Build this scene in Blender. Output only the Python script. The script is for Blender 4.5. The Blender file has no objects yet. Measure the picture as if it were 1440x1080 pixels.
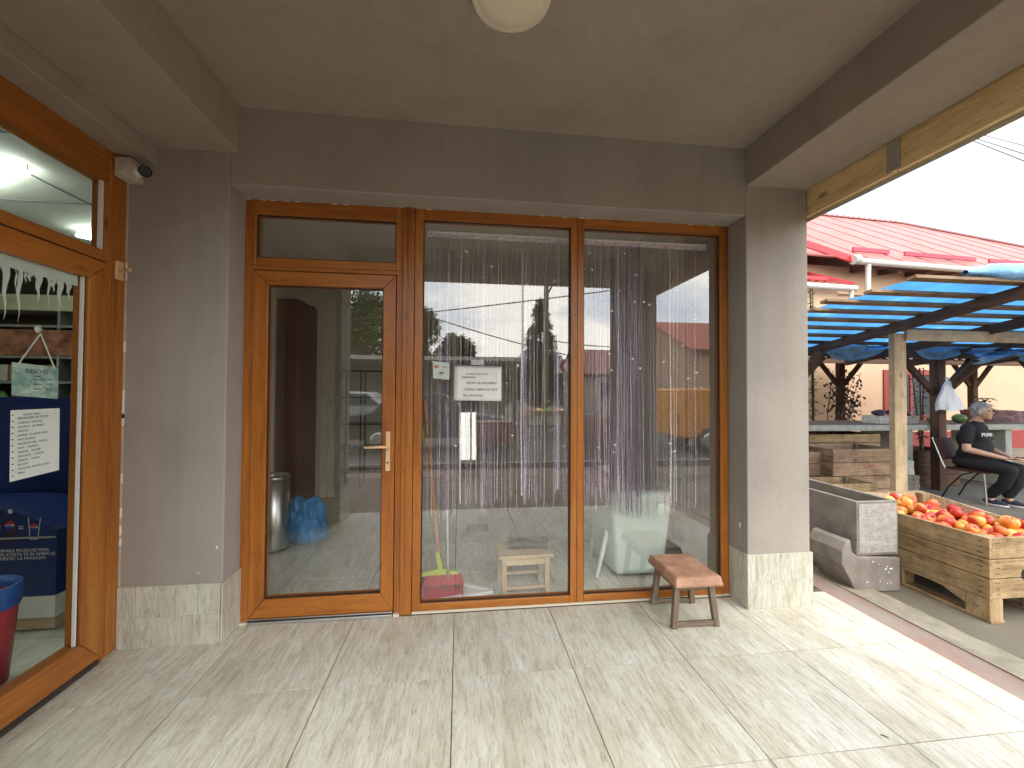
import bpy, math, random
from mathutils import Vector, Matrix, noise as mnoise
random.seed(7)
scene = bpy.context.scene
COL = scene.collection
V = Vector
PI = math.pi
# ------------------------------------------------------------------ camera
CAMZ = 1.385
FPX, YAW, PITCH, ROLL = 593.0, .1237, .0191, .0051
cy, sy, cp, sp = math.cos(YAW), math.sin(YAW), math.cos(PITCH), math.sin(PITCH)
_f = V((sy*cp, cy*cp, sp)); _r = V((cy, -sy, 0)); _u = _r.cross(_f)
_r2 = math.cos(ROLL)*_r + math.sin(ROLL)*_u; _u2 = -math.sin(ROLL)*_r + math.cos(ROLL)*_u
CAMP = V((0, 0, CAMZ))
def _ray(px, py): return _f + (px-720)/FPX*_r2 + (540-py)/FPX*_u2
def atY(px, py, Y): d = _ray(px, py); return CAMP + d*(Y/d.y)
def atX(px, py, X): d = _ray(px, py); return CAMP + d*(X/d.x)
def atZ(px, py, Z=0.): d = _ray(px, py); return CAMP + d*((Z-CAMZ)/d.z)
MIR = 2.74
def rf(px, py, Yr):                      # a street thing at real Y=Yr that the shop glass mirrors at this pixel
    p = atY(px, py, 2*MIR-Yr); p.y = Yr; return p
cam_d = bpy.data.cameras.new('camera'); cam = bpy.data.objects.new('camera', cam_d); COL.objects.link(cam)
cam_d.sensor_width = 36; cam_d.lens = FPX/1440*36; cam_d.clip_end = 2000; cam_d.clip_start = .02
m = Matrix((( _r2.x, _u2.x, -_f.x, 0), (_r2.y, _u2.y, -_f.y, 0), (_r2.z, _u2.z, -_f.z, CAMZ), (0, 0, 0, 1)))
cam.matrix_world = m
scene.camera = cam
# ------------------------------------------------------------------ mesh builder
class MB:
    def __init__(s): s.v = []; s.f = []; s.m = []; s.sm = []
    def add(s, vs, fs, m=0, smooth=False):
        b = len(s.v); s.v += [V(p) for p in vs]
        for f in fs: s.f.append([b+i for i in f]); s.m.append(m); s.sm.append(smooth)
        return b
    def box(s, x0, x1, y0, y1, z0, z1, m=0):
        vs = [(x, y, z) for z in (z0, z1) for y in (y0, y1) for x in (x0, x1)]
        s.add(vs, [(0, 2, 3, 1), (4, 5, 7, 6), (0, 1, 5, 4), (1, 3, 7, 5), (3, 2, 6, 7), (2, 0, 4, 6)], m); return s
    def obox(s, c, size, rot=None, m=0):
        R_ = rot if rot is not None else Matrix.Identity(3)
        c = V(c); hx, hy, hz = size[0]/2, size[1]/2, size[2]/2
        vs = [c + R_ @ V((x, y, z)) for z in (-hz, hz) for y in (-hy, hy) for x in (-hx, hx)]
        s.add(vs, [(0, 2, 3, 1), (4, 5, 7, 6), (0, 1, 5, 4), (1, 3, 7, 5), (3, 2, 6, 7), (2, 0, 4, 6)], m); return s
    def bar(s, a, b, w, h, m=0, up=(0, 0, 1)):       # a beam of w x h from a to b
        a = V(a); b = V(b); d = b-a; L = d.length; d.normalize(); u = V(up)
        if abs(d.dot(u)) > .98: u = V((0, 1, 0))
        x = d.cross(u).normalized(); z = x.cross(d)
        R_ = Matrix((x, d, z)).transposed()
        return s.obox((a+b)/2, (w, L, h), R_, m)
    def tube(s, pts, r, seg=8, m=0, cap=True, smooth=True):
        pts = [V(p) for p in pts]; n = len(pts)
        rr = r if isinstance(r, (list, tuple)) else [r]*n
        prev = None; vs = []
        for i, p in enumerate(pts):
            t = (pts[min(i+1, n-1)]-pts[max(i-1, 0)])
            t = t.normalized() if t.length > 1e-9 else V((0, 0, 1))
            if prev is None:
                a = V((0, 0, 1)) if abs(t.z) < .9 else V((1, 0, 0)); x = t.cross(a).normalized()
            else:
                x = prev - t*prev.dot(t); x = x.normalized() if x.length > 1e-6 else t.orthogonal().normalized()
            prev = x; y = t.cross(x)
            for k in range(seg):
                an = 2*PI*k/seg; vs.append(p + (x*math.cos(an)+y*math.sin(an))*rr[i])
        fs = []
        for i in range(n-1):
            for k in range(seg): fs.append((i*seg+k, i*seg+(k+1) % seg, (i+1)*seg+(k+1) % seg, (i+1)*seg+k))
        s.add(vs, fs, m, smooth)
        if cap:
            s.add(vs[:seg], [tuple(range(seg))[::-1]], m); s.add(vs[-seg:], [tuple(range(seg))], m)
        return s
    def lathe(s, prof, c=(0, 0, 0), rot=None, seg=24, m=0, smooth=True):   # prof: (r, z)
        c = V(c); R_ = rot if rot is not None else Matrix.Identity(3); vs = []
        for r, z in prof:
            for k in range(seg):
                an = 2*PI*k/seg; vs.append(c + R_ @ V((r*math.cos(an), r*math.sin(an), z)))
        fs = []
        for i in range(len(prof)-1):
            for k in range(seg): fs.append((i*seg+k, i*seg+(k+1) % seg, (i+1)*seg+(k+1) % seg, (i+1)*seg+k))
        s.add(vs, fs, m, smooth); return s
    def prism(s, poly, vec, m=0):                       # a planar outline pushed along vec
        poly = [V(p) for p in poly]; vec = V(vec); n = len(poly)
        vs = poly + [p+vec for p in poly]
        fs = [tuple(range(n))[::-1], tuple(range(n, 2*n))] + [(i, (i+1) % n, n+(i+1) % n, n+i) for i in range(n)]
        s.add(vs, fs, m); return s
    def sphere(s, c, r, seg=14, rings=9, m=0, rot=None):
        rx, ry, rz = r if isinstance(r, (list, tuple)) else (r, r, r)
        R_ = rot if rot is not None else Matrix.Identity(3); c = V(c); vs = []
        for i in range(rings+1):
            ph = PI*i/rings
            for k in range(seg):
                th = 2*PI*k/seg
                vs.append(c + R_ @ V((rx*math.sin(ph)*math.cos(th), ry*math.sin(ph)*math.sin(th), -rz*math.cos(ph))))
        fs = [(i*seg+k, i*seg+(k+1) % seg, (i+1)*seg+(k+1) % seg, (i+1)*seg+k) for i in range(rings) for k in range(seg)]
        s.add(vs, fs, m, True); return s
    def grid(s, fn, nu, nv, m=0, smooth=True):          # fn(u,v)->point
        vs = [fn(i/nu, j/nv) for j in range(nv+1) for i in range(nu+1)]
        fs = [(j*(nu+1)+i, j*(nu+1)+i+1, (j+1)*(nu+1)+i+1, (j+1)*(nu+1)+i) for j in range(nv) for i in range(nu)]
        s.add(vs, fs, m, smooth); return s
    def text(s, txt, size, mat4, m=0, extrude=0.0006, ax='LEFT'):
        cu = bpy.data.curves.new('t', 'FONT'); cu.body = txt; cu.size = size; cu.extrude = extrude; cu.resolution_u = 2
        cu.align_x = ax
        o = bpy.data.objects.new('t', cu); COL.objects.link(o)
        bpy.context.view_layer.update()
        me = bpy.data.meshes.new_from_object(o.evaluated_get(bpy.context.evaluated_depsgraph_get()))
        s.add([mat4 @ v.co for v in me.vertices], [tuple(p.vertices) for p in me.polygons], m)
        bpy.data.objects.remove(o); bpy.data.curves.remove(cu); bpy.data.meshes.remove(me); return s
    def build(s, name, mats, parent=None, bevel=0, seg=2, label=None, solid=0, subsurf=0, fix=False):
        if not isinstance(mats, (list, tuple)): mats = [mats]
        me = bpy.data.meshes.new(name); org = V((0, 0, 0))
        if parent is not None:
            q = parent
            while q is not None: org = org + q.location; q = q.parent
        elif s.v:
            xs = [p.x for p in s.v]; ys = [p.y for p in s.v]; zs = [p.z for p in s.v]
            org = V(((min(xs)+max(xs))/2, (min(ys)+max(ys))/2, min(zs)))
        me.from_pydata([p-org for p in s.v], [], s.f)
        for mt in mats: me.materials.append(mt)
        me.polygons.foreach_set('material_index', s.m); me.polygons.foreach_set('use_smooth', s.sm)
        me.update()
        o = bpy.data.objects.new(name, me); COL.objects.link(o)
        if parent is not None: o.parent = parent
        else: o.location = org
        if subsurf:
            k = o.modifiers.new('s', 'SUBSURF'); k.levels = k.render_levels = subsurf
        if solid:
            k = o.modifiers.new('o', 'SOLIDIFY'); k.thickness = solid; k.offset = 0
        if bevel:
            k = o.modifiers.new('b', 'BEVEL'); k.width = bevel; k.segments = seg; k.limit_method = 'ANGLE'; k.angle_limit = .6
            k.harden_normals = False
        if label: o['label'] = label
        return o
def tag(o, label, cat, group=None):
    o['label'] = label; o['category'] = cat
    if group: o['group'] = group
    return o
def struct(o, kind='structure'): o['kind'] = kind; return o
def thing(name, label, cat, loc=(0, 0, 0), group=None, rz=0):
    o = bpy.data.objects.new(name, None); COL.objects.link(o); o.location = loc; o.rotation_euler.z = rz
    o.empty_display_size = .1
    return tag(o, label, cat, group)
def dup(root, loc, rz=None, label=None, scale=None, rot=None):
    mp = {root: root.copy()}; COL.objects.link(mp[root]); r = mp[root]; r.location = loc
    if rz is not None: r.rotation_euler.z = rz
    if rot is not None: r.rotation_euler = rot
    if scale is not None: r.scale = scale
    if label: r['label'] = label
    def rec(a, b):
        for c in list(KIDS.get(a, [])):
            n = c.copy(); COL.objects.link(n); n.parent = b; rec(c, n)
    KIDS = {}
    for o in bpy.data.objects:
        if o.parent: KIDS.setdefault(o.parent, []).append(o)
    rec(root, r); return r
# ------------------------------------------------------------------ materials
def _new(name):
    mt = bpy.data.materials.new(name); mt.use_nodes = True; nt = mt.node_tree
    b = nt.nodes['Principled BSDF']; return mt, nt, b
def N(nt, t, **kw):
    n = nt.nodes.new(t)
    for k, v in kw.items():
        if k.startswith('i_'):
            key = k[2:].replace('_', ' '); n.inputs[key].default_value = v
        else: setattr(n, k, v)
    return n
def L(nt, a, b): nt.links.new(a, b)
def ramp(nt, fac, stops):
    r = N(nt, 'ShaderNodeValToRGB'); cr = r.color_ramp
    while len(cr.elements) < len(stops): cr.elements.new(.5)
    for e, (p, c) in zip(cr.elements, stops): e.position = p; e.color = (*c, 1)
    L(nt, fac, r.inputs[0]); return r.outputs[0]
def coords(nt, scale=(1, 1, 1), kind='Object', rot=(0, 0, 0)):
    tc = N(nt, 'ShaderNodeTexCoord'); mp = N(nt, 'ShaderNodeMapping'); mp.inputs['Scale'].default_value = scale
    mp.inputs['Rotation'].default_value = rot
    L(nt, tc.outputs[kind], mp.inputs[0]); return mp.outputs[0]
def bump(nt, b, h, strength=.3, dist=.01):
    bp = N(nt, 'ShaderNodeBump'); bp.inputs['Strength'].default_value = strength; bp.inputs['Distance'].default_value = dist
    L(nt, h, bp.inputs['Height']); L(nt, bp.outputs[0], b.inputs['Normal'])
def mat(name, col, rough=.6, var=.12, scale=6, bs=.15, bscale=60, metal=0, bd=.004, spec=.5, sc3=None, col2=None, detail=4, trans=0, sss=0, rand=0):
    mt, nt, b = _new(name); b.inputs['Roughness'].default_value = rough; b.inputs['Metallic'].default_value = metal
    b.inputs['Specular IOR Level'].default_value = spec
    co = coords(nt, sc3 or (1, 1, 1))
    n = N(nt, 'ShaderNodeTexNoise', i_Scale=scale, i_Detail=detail, i_Roughness=.6); L(nt, co, n.inputs['Vector'])
    c1 = tuple(min(1, x*(1-var)) for x in col); c2 = col2 or tuple(min(1, x*(1+var)) for x in col)
    out = ramp(nt, n.outputs[0], [(.3, c1), (.7, c2)])
    if rand:
        oi = N(nt, 'ShaderNodeObjectInfo'); hs = N(nt, 'ShaderNodeHueSaturation'); mr = N(nt, 'ShaderNodeMapRange')
        mr.inputs['To Min'].default_value = 1-rand; mr.inputs['To Max'].default_value = 1+rand
        L(nt, oi.outputs['Random'], mr.inputs[0]); L(nt, mr.outputs[0], hs.inputs['Value']); L(nt, out, hs.inputs['Color']); out = hs.outputs[0]
    L(nt, out, b.inputs['Base Color'])
    if bs:
        n2 = N(nt, 'ShaderNodeTexNoise', i_Scale=bscale, i_Detail=3); L(nt, co, n2.inputs['Vector']); bump(nt, b, n2.outputs[0], bs, bd)
    if trans: b.inputs['Transmission Weight'].default_value = trans
    if sss: b.inputs['Subsurface Weight'].default_value = sss; b.inputs['Subsurface Scale'].default_value = .05
    return mt
def wood(name, cols, axis='Z', scale=9, rough=.45, stretch=14, bs=.25, bd=.002, knots=True, rand=.0, dirt=0):
    mt, nt, b = _new(name); b.inputs['Roughness'].default_value = rough
    sc = [stretch]*3; sc['XYZ'.index(axis)] = 1
    co = coords(nt, tuple(sc))
    n0 = N(nt, 'ShaderNodeTexNoise', i_Scale=scale*.12, i_Detail=2); L(nt, co, n0.inputs['Vector'])
    n1 = N(nt, 'ShaderNodeTexNoise', i_Scale=scale*.5, i_Detail=8, i_Roughness=.7, i_Distortion=.8); L(nt, co, n1.inputs['Vector'])
    mx = N(nt, 'ShaderNodeMath', operation='MULTIPLY_ADD'); mx.inputs[1].default_value = .45
    L(nt, n0.outputs[0], mx.inputs[0]); 
    m2 = N(nt, 'ShaderNodeMath', operation='MULTIPLY'); m2.inputs[1].default_value = .55; L(nt, n1.outputs[0], m2.inputs[0]); L(nt, m2.outputs[0], mx.inputs[2])
    out = ramp(nt, mx.outputs[0], [(.33, cols[0]), (.5, cols[1]), (.66, cols[2])])
    if knots:
        sk = [3]*3; sk['XYZ'.index(axis)] = 1.2
        ck = coords(nt, tuple(sk)); vo = N(nt, 'ShaderNodeTexVoronoi', i_Scale=1.6); L(nt, ck, vo.inputs['Vector'])
        kr = ramp(nt, vo.outputs['Distance'], [(.03, (1, 1, 1)), (.10, (0, 0, 0))])
        mi = N(nt, 'ShaderNodeMix', data_type='RGBA'); L(nt, kr, mi.inputs[0]); L(nt, out, mi.inputs[6]); mi.inputs[7].default_value = (*[c*.55 for c in cols[0]], 1)
        out = mi.outputs[2]
    if dirt:
        cd = coords(nt, (1, 1, 1)); nd = N(nt, 'ShaderNodeTexNoise', i_Scale=5, i_Detail=7, i_Roughness=.75); L(nt, cd, nd.inputs['Vector'])
        md = N(nt, 'ShaderNodeMix', data_type='RGBA', blend_type='MULTIPLY'); md.inputs[0].default_value = dirt; L(nt, out, md.inputs[6]); L(nt, ramp(nt, nd.outputs[0], [(.34, (.38, .34, .30)), (.5, (.85, .83, .80)), (.62, (1.1, 1.08, 1.05))]), md.inputs[7]); out = md.outputs[2]
    if rand:
        oi = N(nt, 'ShaderNodeObjectInfo'); hs = N(nt, 'ShaderNodeHueSaturation'); mr = N(nt, 'ShaderNodeMapRange')
        mr.inputs['To Min'].default_value = 1-rand; mr.inputs['To Max'].default_value = 1+rand
        L(nt, oi.outputs['Random'], mr.inputs[0]); L(nt, mr.outputs[0], hs.inputs['Value']); L(nt, out, hs.inputs['Color']); out = hs.outputs[0]
    n3 = N(nt, 'ShaderNodeTexNoise', i_Scale=scale*2.2, i_Detail=5, i_Roughness=.7); L(nt, co, n3.inputs['Vector'])
    mg = N(nt, 'ShaderNodeMix', data_type='RGBA', blend_type='MULTIPLY'); mg.inputs[0].default_value = .55; L(nt, out, mg.inputs[6]); L(nt, ramp(nt, n3.outputs[0], [(.36, (.62, .56, .5)), (.47, (.95, .94, .93)), (.6, (1.08, 1.08, 1.08))]), mg.inputs[7]); out = mg.outputs[2]
    L(nt, out, b.inputs['Base Color']); bump(nt, b, n1.outputs[0], bs, bd); return mt
def tilemat(name, axis='Y', gain=1.0):
    mt, nt, b = _new(name); b.inputs['Roughness'].default_value = .38; b.inputs['Specular IOR Level'].default_value = .45
    at = N(nt, 'ShaderNodeAttribute', attribute_name='tile_id')
    tc = N(nt, 'ShaderNodeTexCoord'); off = N(nt, 'ShaderNodeVectorMath', operation='SCALE'); off.inputs['Scale'].default_value = 37.0
    cb = N(nt, 'ShaderNodeCombineXYZ')
    for i in range(3): L(nt, at.outputs['Fac'], cb.inputs[i])
    L(nt, cb.outputs[0], off.inputs[0])
    ad = N(nt, 'ShaderNodeVectorMath', operation='ADD'); L(nt, tc.outputs['Object'], ad.inputs[0]); L(nt, off.outputs[0], ad.inputs[1])
    def nz(s, sc, det, rg=.6, dis=0):
        mp = N(nt, 'ShaderNodeMapping'); k = [s]*3; k['XYZ'.index(axis)] = s*sc; mp.inputs['Scale'].default_value = k
        L(nt, ad.outputs[0], mp.inputs[0]); n = N(nt, 'ShaderNodeTexNoise', i_Scale=1, i_Detail=det, i_Roughness=rg, i_Distortion=dis); L(nt, mp.outputs[0], n.inputs['Vector']); return n.outputs[0]
    broad = nz(8, .22, 4, .6, .7); fine = nz(55, .11, 8, .8, 1.1); speck = nz(110, .3, 4, .6)
    c = ramp(nt, broad, [(.30, (.56*gain, .53*gain, .44*gain)), (.5, (.655*gain, .65*gain, .57*gain)), (.70, (.71*gain, .735*gain, .68*gain))])
    f = ramp(nt, fine, [(.34, (.50, .46, .39)), (.44, (.78, .755, .69)), (.51, (.97, .97, .95)), (.60, (1.06, 1.06, 1.05))])
    s2 = ramp(nt, speck, [(.30, (.72, .68, .62)), (.42, (1, 1, 1))])
    m1 = N(nt, 'ShaderNodeMix', data_type='RGBA', blend_type='MULTIPLY'); m1.inputs[0].default_value = .85; L(nt, c, m1.inputs[6]); L(nt, f, m1.inputs[7])
    m2 = N(nt, 'ShaderNodeMix', data_type='RGBA', blend_type='MULTIPLY'); m2.inputs[0].default_value = .7; L(nt, m1.outputs[2], m2.inputs[6]); L(nt, s2, m2.inputs[7])
    nd = N(nt, 'ShaderNodeTexNoise', i_Scale=1.7, i_Detail=6, i_Roughness=.65); L(nt, tc.outputs['Object'], nd.inputs['Vector'])
    m3 = N(nt, 'ShaderNodeMix', data_type='RGBA', blend_type='MULTIPLY'); m3.inputs[0].default_value = .8; L(nt, m2.outputs[2], m3.inputs[6]); L(nt, ramp(nt, nd.outputs[0], [(.36, (.84, .82, .78)), (.52, (1, 1, 1)), (.7, (1.04, 1.04, 1.03))]), m3.inputs[7])
    L(nt, m3.outputs[2], b.inputs['Base Color']); bump(nt, b, fine, .12, .001)
    r = N(nt, 'ShaderNodeMapRange'); r.inputs['To Min'].default_value = .5; r.inputs['To Max'].default_value = .32; L(nt, fine, r.inputs[0]); L(nt, r.outputs[0], b.inputs['Roughness'])
    return mt
def set_ids(o, fn):
    a = o.data.attributes.new('tile_id', 'FLOAT', 'FACE')
    a.data.foreach_set('value', [fn(p) for p in o.data.polygons])
def emit(name, col, st):
    mt, nt, b = _new(name); b.inputs['Emission Color'].default_value = (*col, 1); b.inputs['Emission Strength'].default_value = st
    b.inputs['Base Color'].default_value = (*col, 1); return mt
def glass(name, tint=(.93, .97, .95), base=.1):
    mt = bpy.data.materials.new(name); mt.use_nodes = True; nt = mt.node_tree; nt.nodes.clear()
    out = N(nt, 'ShaderNodeOutputMaterial'); mx = N(nt, 'ShaderNodeMixShader'); tr = N(nt, 'ShaderNodeBsdfTransparent'); gl = N(nt, 'ShaderNodeBsdfGlossy')
    tr.inputs[0].default_value = (*tint, 1); gl.inputs['Roughness'].default_value = .0; gl.inputs[0].default_value = (1, 1, 1, 1)
    lw = N(nt, 'ShaderNodeFresnel'); lw.inputs['IOR'].default_value = 1.5
    ma = N(nt, 'ShaderNodeMath', operation='MULTIPLY_ADD'); ma.inputs[1].default_value = 1.0; ma.inputs[2].default_value = base-.04; ma.use_clamp = True
    geo = N(nt, 'ShaderNodeNewGeometry')
    L(nt, lw.outputs[0], ma.inputs[0])
    # very slight waviness of float glass
    co = coords(nt, (1, 1, 1)); n = N(nt, 'ShaderNodeTexNoise', i_Scale=1.3, i_Detail=1); L(nt, co, n.inputs['Vector'])
    bp = N(nt, 'ShaderNodeBump'); bp.inputs['Strength'].default_value = .02; bp.inputs['Distance'].default_value = .01; L(nt, n.outputs[0], bp.inputs['Height']); L(nt, bp.outputs[0], gl.inputs['Normal'])
    # no double fresnel from the back side of the pane
    mm = N(nt, 'ShaderNodeMath', operation='MULTIPLY'); inv = N(nt, 'ShaderNodeMath', operation='SUBTRACT'); inv.inputs[0].default_value = 1; L(nt, geo.outputs['Backfacing'], inv.inputs[1])
    L(nt, ma.outputs[0], mm.inputs[0]); L(nt, inv.outputs[0], mm.inputs[1])
    L(nt, mm.outputs[0], mx.inputs[0]); L(nt, tr.outputs[0], mx.inputs[1]); L(nt, gl.outputs[0], mx.inputs[2]); L(nt, mx.outputs[0], out.inputs[0])
    return mt
M = {}
def plaster(name, c):
    mt, nt, b = _new(name); b.inputs['Roughness'].default_value = .88; b.inputs['Specular IOR Level'].default_value = .25
    co = coords(nt); a = N(nt, 'ShaderNodeTexNoise', i_Scale=1.4, i_Detail=7, i_Roughness=.6); L(nt, co, a.inputs['Vector'])
    o1 = ramp(nt, a.outputs[0], [(.3, tuple(x*.86 for x in c)), (.5, c), (.72, tuple(min(1, x*1.08) for x in c))])
    st = N(nt, 'ShaderNodeTexNoise', i_Scale=1, i_Detail=5, i_Roughness=.7); L(nt, coords(nt, (9, 9, .8)), st.inputs['Vector'])
    m1 = N(nt, 'ShaderNodeMix', data_type='RGBA', blend_type='MULTIPLY'); m1.inputs[0].default_value = .55; L(nt, o1, m1.inputs[6]); L(nt, ramp(nt, st.outputs[0], [(.34, (.86, .85, .83)), (.5, (1, 1, 1))]), m1.inputs[7])
    sc = N(nt, 'ShaderNodeTexNoise', i_Scale=26, i_Detail=6, i_Roughness=.8); L(nt, co, sc.inputs['Vector'])
    m2 = N(nt, 'ShaderNodeMix', data_type='RGBA', blend_type='MULTIPLY'); m2.inputs[0].default_value = .6; L(nt, m1.outputs[2], m2.inputs[6]); L(nt, ramp(nt, sc.outputs[0], [(.30, (.82, .8, .78)), (.42, (1, 1, 1)), (.70, (1, 1, 1)), (.78, (1.15, 1.15, 1.13))]), m2.inputs[7])
    L(nt, m2.outputs[2], b.inputs['Base Color'])
    g = N(nt, 'ShaderNodeTexNoise', i_Scale=240, i_Detail=2); L(nt, co, g.inputs['Vector']); t_ = N(nt, 'ShaderNodeTexNoise', i_Scale=9, i_Detail=4, i_Distortion=1.2); L(nt, co, t_.inputs['Vector'])
    ad = N(nt, 'ShaderNodeMath', operation='MULTIPLY_ADD'); ad.inputs[1].default_value = 2.2; L(nt, t_.outputs[0], ad.inputs[0]); L(nt, g.outputs[0], ad.inputs[2]); bump(nt, b, ad.outputs[0], .35, .003); return mt
M['plaster'] = plaster('plaster_taupe', (.36, .33, .295))
M['ceil'] = plaster('plaster_ceiling', (.36, .312, .262))
M['chip'] = mat('bare_plaster', (.75, .73, .68), .9)
oak = ((.22, .066, .009), (.365, .124, .018), (.46, .18, .030))
M['oakZ'] = wood('golden_oak_upright', oak, 'Z', 9, .33, 14, .1, .0007)
M['oakX'] = wood('golden_oak_rail', oak, 'X', 9, .33, 14, .1, .0007)
M['oakY'] = wood('golden_oak_rail_side', oak, 'Y', 9, .33, 14, .1, .0007)
M['rubber'] = mat('black_rubber', (.012, .012, .012), .6)
M['tileY'] = tilemat('travertine_tile_floor', 'Y', .95)
M['tileZ'] = tilemat('travertine_tile_plinth', 'Z', .86)
M['tileYin'] = tilemat('travertine_tile_inside', 'Y', 1.0)
M['grout'] = mat('grout', (.10, .085, .07), .9)
M['glass'] = glass('window_glass', tint=(.98, .99, .985), base=.155)
M['glassL'] = glass('window_glass_side', base=.07)
M['alu'] = mat('aluminium', (.62, .62, .6), .35, .05, metal=.9, bs=0)
M['steel'] = mat('brushed_steel', (.5, .5, .48), .28, .08, metal=1, bs=.05, sc3=(8, 8, .5))
M['brass'] = mat('pale_gold_metal', (.78, .55, .30), .38, .04, metal=.35, bs=0)
M['white'] = mat('white_plastic', (.72, .72, .69), .4, .04, bs=0)
M['ivory'] = mat('ivory_plastic', (.72, .66, .52), .35, .03, bs=0)
M['dirtywhite'] = mat('weathered_white_plastic', (.55, .53, .48), .6, .3, 25, .05)
M['black'] = mat('black_plastic', (.012, .012, .013), .3, .1, bs=0)
M['lens'] = mat('lens_glass', (.01, .008, .01), .08, .1, bs=0)
M['paper'] = mat('paper', (.90, .91, .90), .7, .03, 8, .1, 12, bd=.004)
M['ink'] = mat('ink', (.03, .03, .035), .7, bs=0)
M['greyink'] = mat('grey_ink', (.16, .17, .18), .7, bs=0)
M['dirtyink'] = mat('pale_ink', (.30, .32, .33), .7, bs=0)
M['frost'] = mat('frost_film', (.62, .70, .66), .5, .05, bs=0)
M['leather'] = mat('worn_tan_leather', (.42, .21, .12), .5, .3, 9, .3, 120, bd=.0015, col2=(.56, .33, .21))
M['oldwood'] = wood('grey_weathered_wood', ((.09, .065, .042), (.19, .145, .10), (.30, .245, .18)), 'Z', 12, .75, 10, .6, .002)
M['oldwoodX'] = wood('grey_weathered_wood_rail', ((.09, .065, .042), (.19, .145, .10), (.30, .245, .18)), 'X', 12, .75, 10, .6, .002)
pl = ((.17, .105, .05), (.37, .265, .14), (.52, .40, .235))
M['crateX'] = wood('pallet_wood_x', pl, 'X', 8, .75, 12, .6, .003, rand=.12, dirt=.75)
M['crateY'] = wood('pallet_wood_y', pl, 'Y', 8, .75, 12, .6, .003, rand=.12, dirt=.75)
M['crateZ'] = wood('pallet_wood_z', pl, 'Z', 8, .75, 12, .6, .003, rand=.12, dirt=.75)
og = ((.16, .10, .06), (.30, .205, .13), (.42, .31, .21))
M['oldcrateX'] = wood('old_crate_wood_x', og, 'X', 8, .8, 12, .7, .003, rand=.15, dirt=.8)
M['oldcrateY'] = wood('old_crate_wood_y', og, 'Y', 8, .8, 12, .7, .003, rand=.15, dirt=.8)
pn = ((.34, .25, .14), (.50, .39, .24), (.60, .50, .33))
M['pineZ'] = wood('pine_post', pn, 'Z', 7, .7, 12, .4, .002, dirt=.5)
M['pineX'] = wood('pine_beam_x', pn, 'X', 7, .7, 12, .4, .002, dirt=.5)
M['pineY'] = wood('pine_board_y', pn, 'Y', 7, .6, 12, .4, .002)
M['pineIn'] = wood('pine_stool', pn, 'X', 7, .6, 12, .3, .002, knots=False)
dk = ((.045, .022, .013), (.10, .052, .03), (.16, .09, .05))
M['darkX'] = wood('dark_timber_x', dk, 'X', 7, .8, 12, .4, .002, knots=False)
M['darkY'] = wood('dark_timber_y', dk, 'Y', 7, .8, 12, .4, .002, knots=False)
M['darkZ'] = wood('dark_timber_z', dk, 'Z', 7, .8, 12, .4, .002, knots=False)
M['conc'] = mat('cast_concrete', (.22, .20, .175), .85, .28, 7, .5, 90, bd=.003)
M['concrough'] = mat('rough_concrete', (.34, .32, .30), .9, .2, 30, 1.0, 60, bd=.006)
M['table'] = mat('terrazzo_table', (.40, .42, .36), .7, .2, 14, .3, 60)
M['tabletop'] = mat('dark_table_top', (.14, .10, .08), .7, .2, 10, .3, 60)
M['peach'] = mat('peach_render', (.56, .385, .26), .9, .07, 1.2, .2, 120)
M['redpaint'] = mat('red_paint', (.24, .03, .025), .5, .12, bs=0)
M['gutter'] = mat('white_gutter', (.50, .48, .45), .5, .08, 5, 0)
M['leaf'] = mat('green_leaf', (.06, .13, .03), .6, .4, 12, 0, col2=(.12, .22, .05), rand=.2)
M['leafdark'] = mat('dark_leaf', (.025, .06, .018), .6, .4, 6, 0, col2=(.07, .13, .04))
M['deadleaf'] = mat('withered_leaf', (.07, .04, .03), .8, .4, 12, 0, col2=(.13, .075, .05))
M['bark'] = mat('bark', (.10, .075, .05), .9, .3, 20, .8, 40)
# ------------------------------------------------------------------ sky and light
SUN_EL, SUN_AZ = math.radians(55), math.radians(172)      # azimuth measured from +Y towards +X
w = bpy.data.worlds.new('World'); scene.world = w; w.use_nodes = True; nt = w.node_tree
bg = nt.nodes['Background']; bg.inputs[1].default_value = .12
sky = N(nt, 'ShaderNodeTexSky', sky_type='NISHITA'); sky.sun_disc = False; sky.sun_elevation = SUN_EL; sky.sun_rotation = SUN_AZ
sky.air_density = 1.0; sky.dust_density = 2.5; sky.ozone_density = 1
tc = N(nt, 'ShaderNodeTexCoord'); mp = N(nt, 'ShaderNodeMapping'); mp.inputs['Scale'].default_value = (1, 1, 2.6); L(nt, tc.outputs['Generated'], mp.inputs[0])
n1 = N(nt, 'ShaderNodeTexNoise', i_Scale=2.6, i_Detail=7, i_Roughness=.55, i_Distortion=.25); L(nt, mp.outputs[0], n1.inputs['Vector'])
cl = ramp(nt, n1.outputs[0], [(.40, (.10, .10, .10)), (.50, (.50, .50, .50)), (.57, (.95, .95, .95))])
mx = N(nt, 'ShaderNodeMix', data_type='RGBA'); L(nt, cl, mx.inputs[0])
L(nt, sky.outputs[0], mx.inputs[6]); mx.inputs[7].default_value = (12.5, 12.0, 11.0, 1)
L(nt, mx.outputs[2], bg.inputs[0])
sd = bpy.data.lights.new('sun', 'SUN'); sd.energy = .5; sd.angle = math.radians(50); sd.color = (1, .95, .87)
sun = bpy.data.objects.new('sun', sd); COL.objects.link(sun)
sdir = V((math.sin(SUN_AZ)*math.cos(SUN_EL), math.cos(SUN_AZ)*math.cos(SUN_EL), math.sin(SUN_EL)))
sun.rotation_euler = sdir.to_track_quat('Z', 'Y').to_euler(); sun.location = sdir*30
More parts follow.
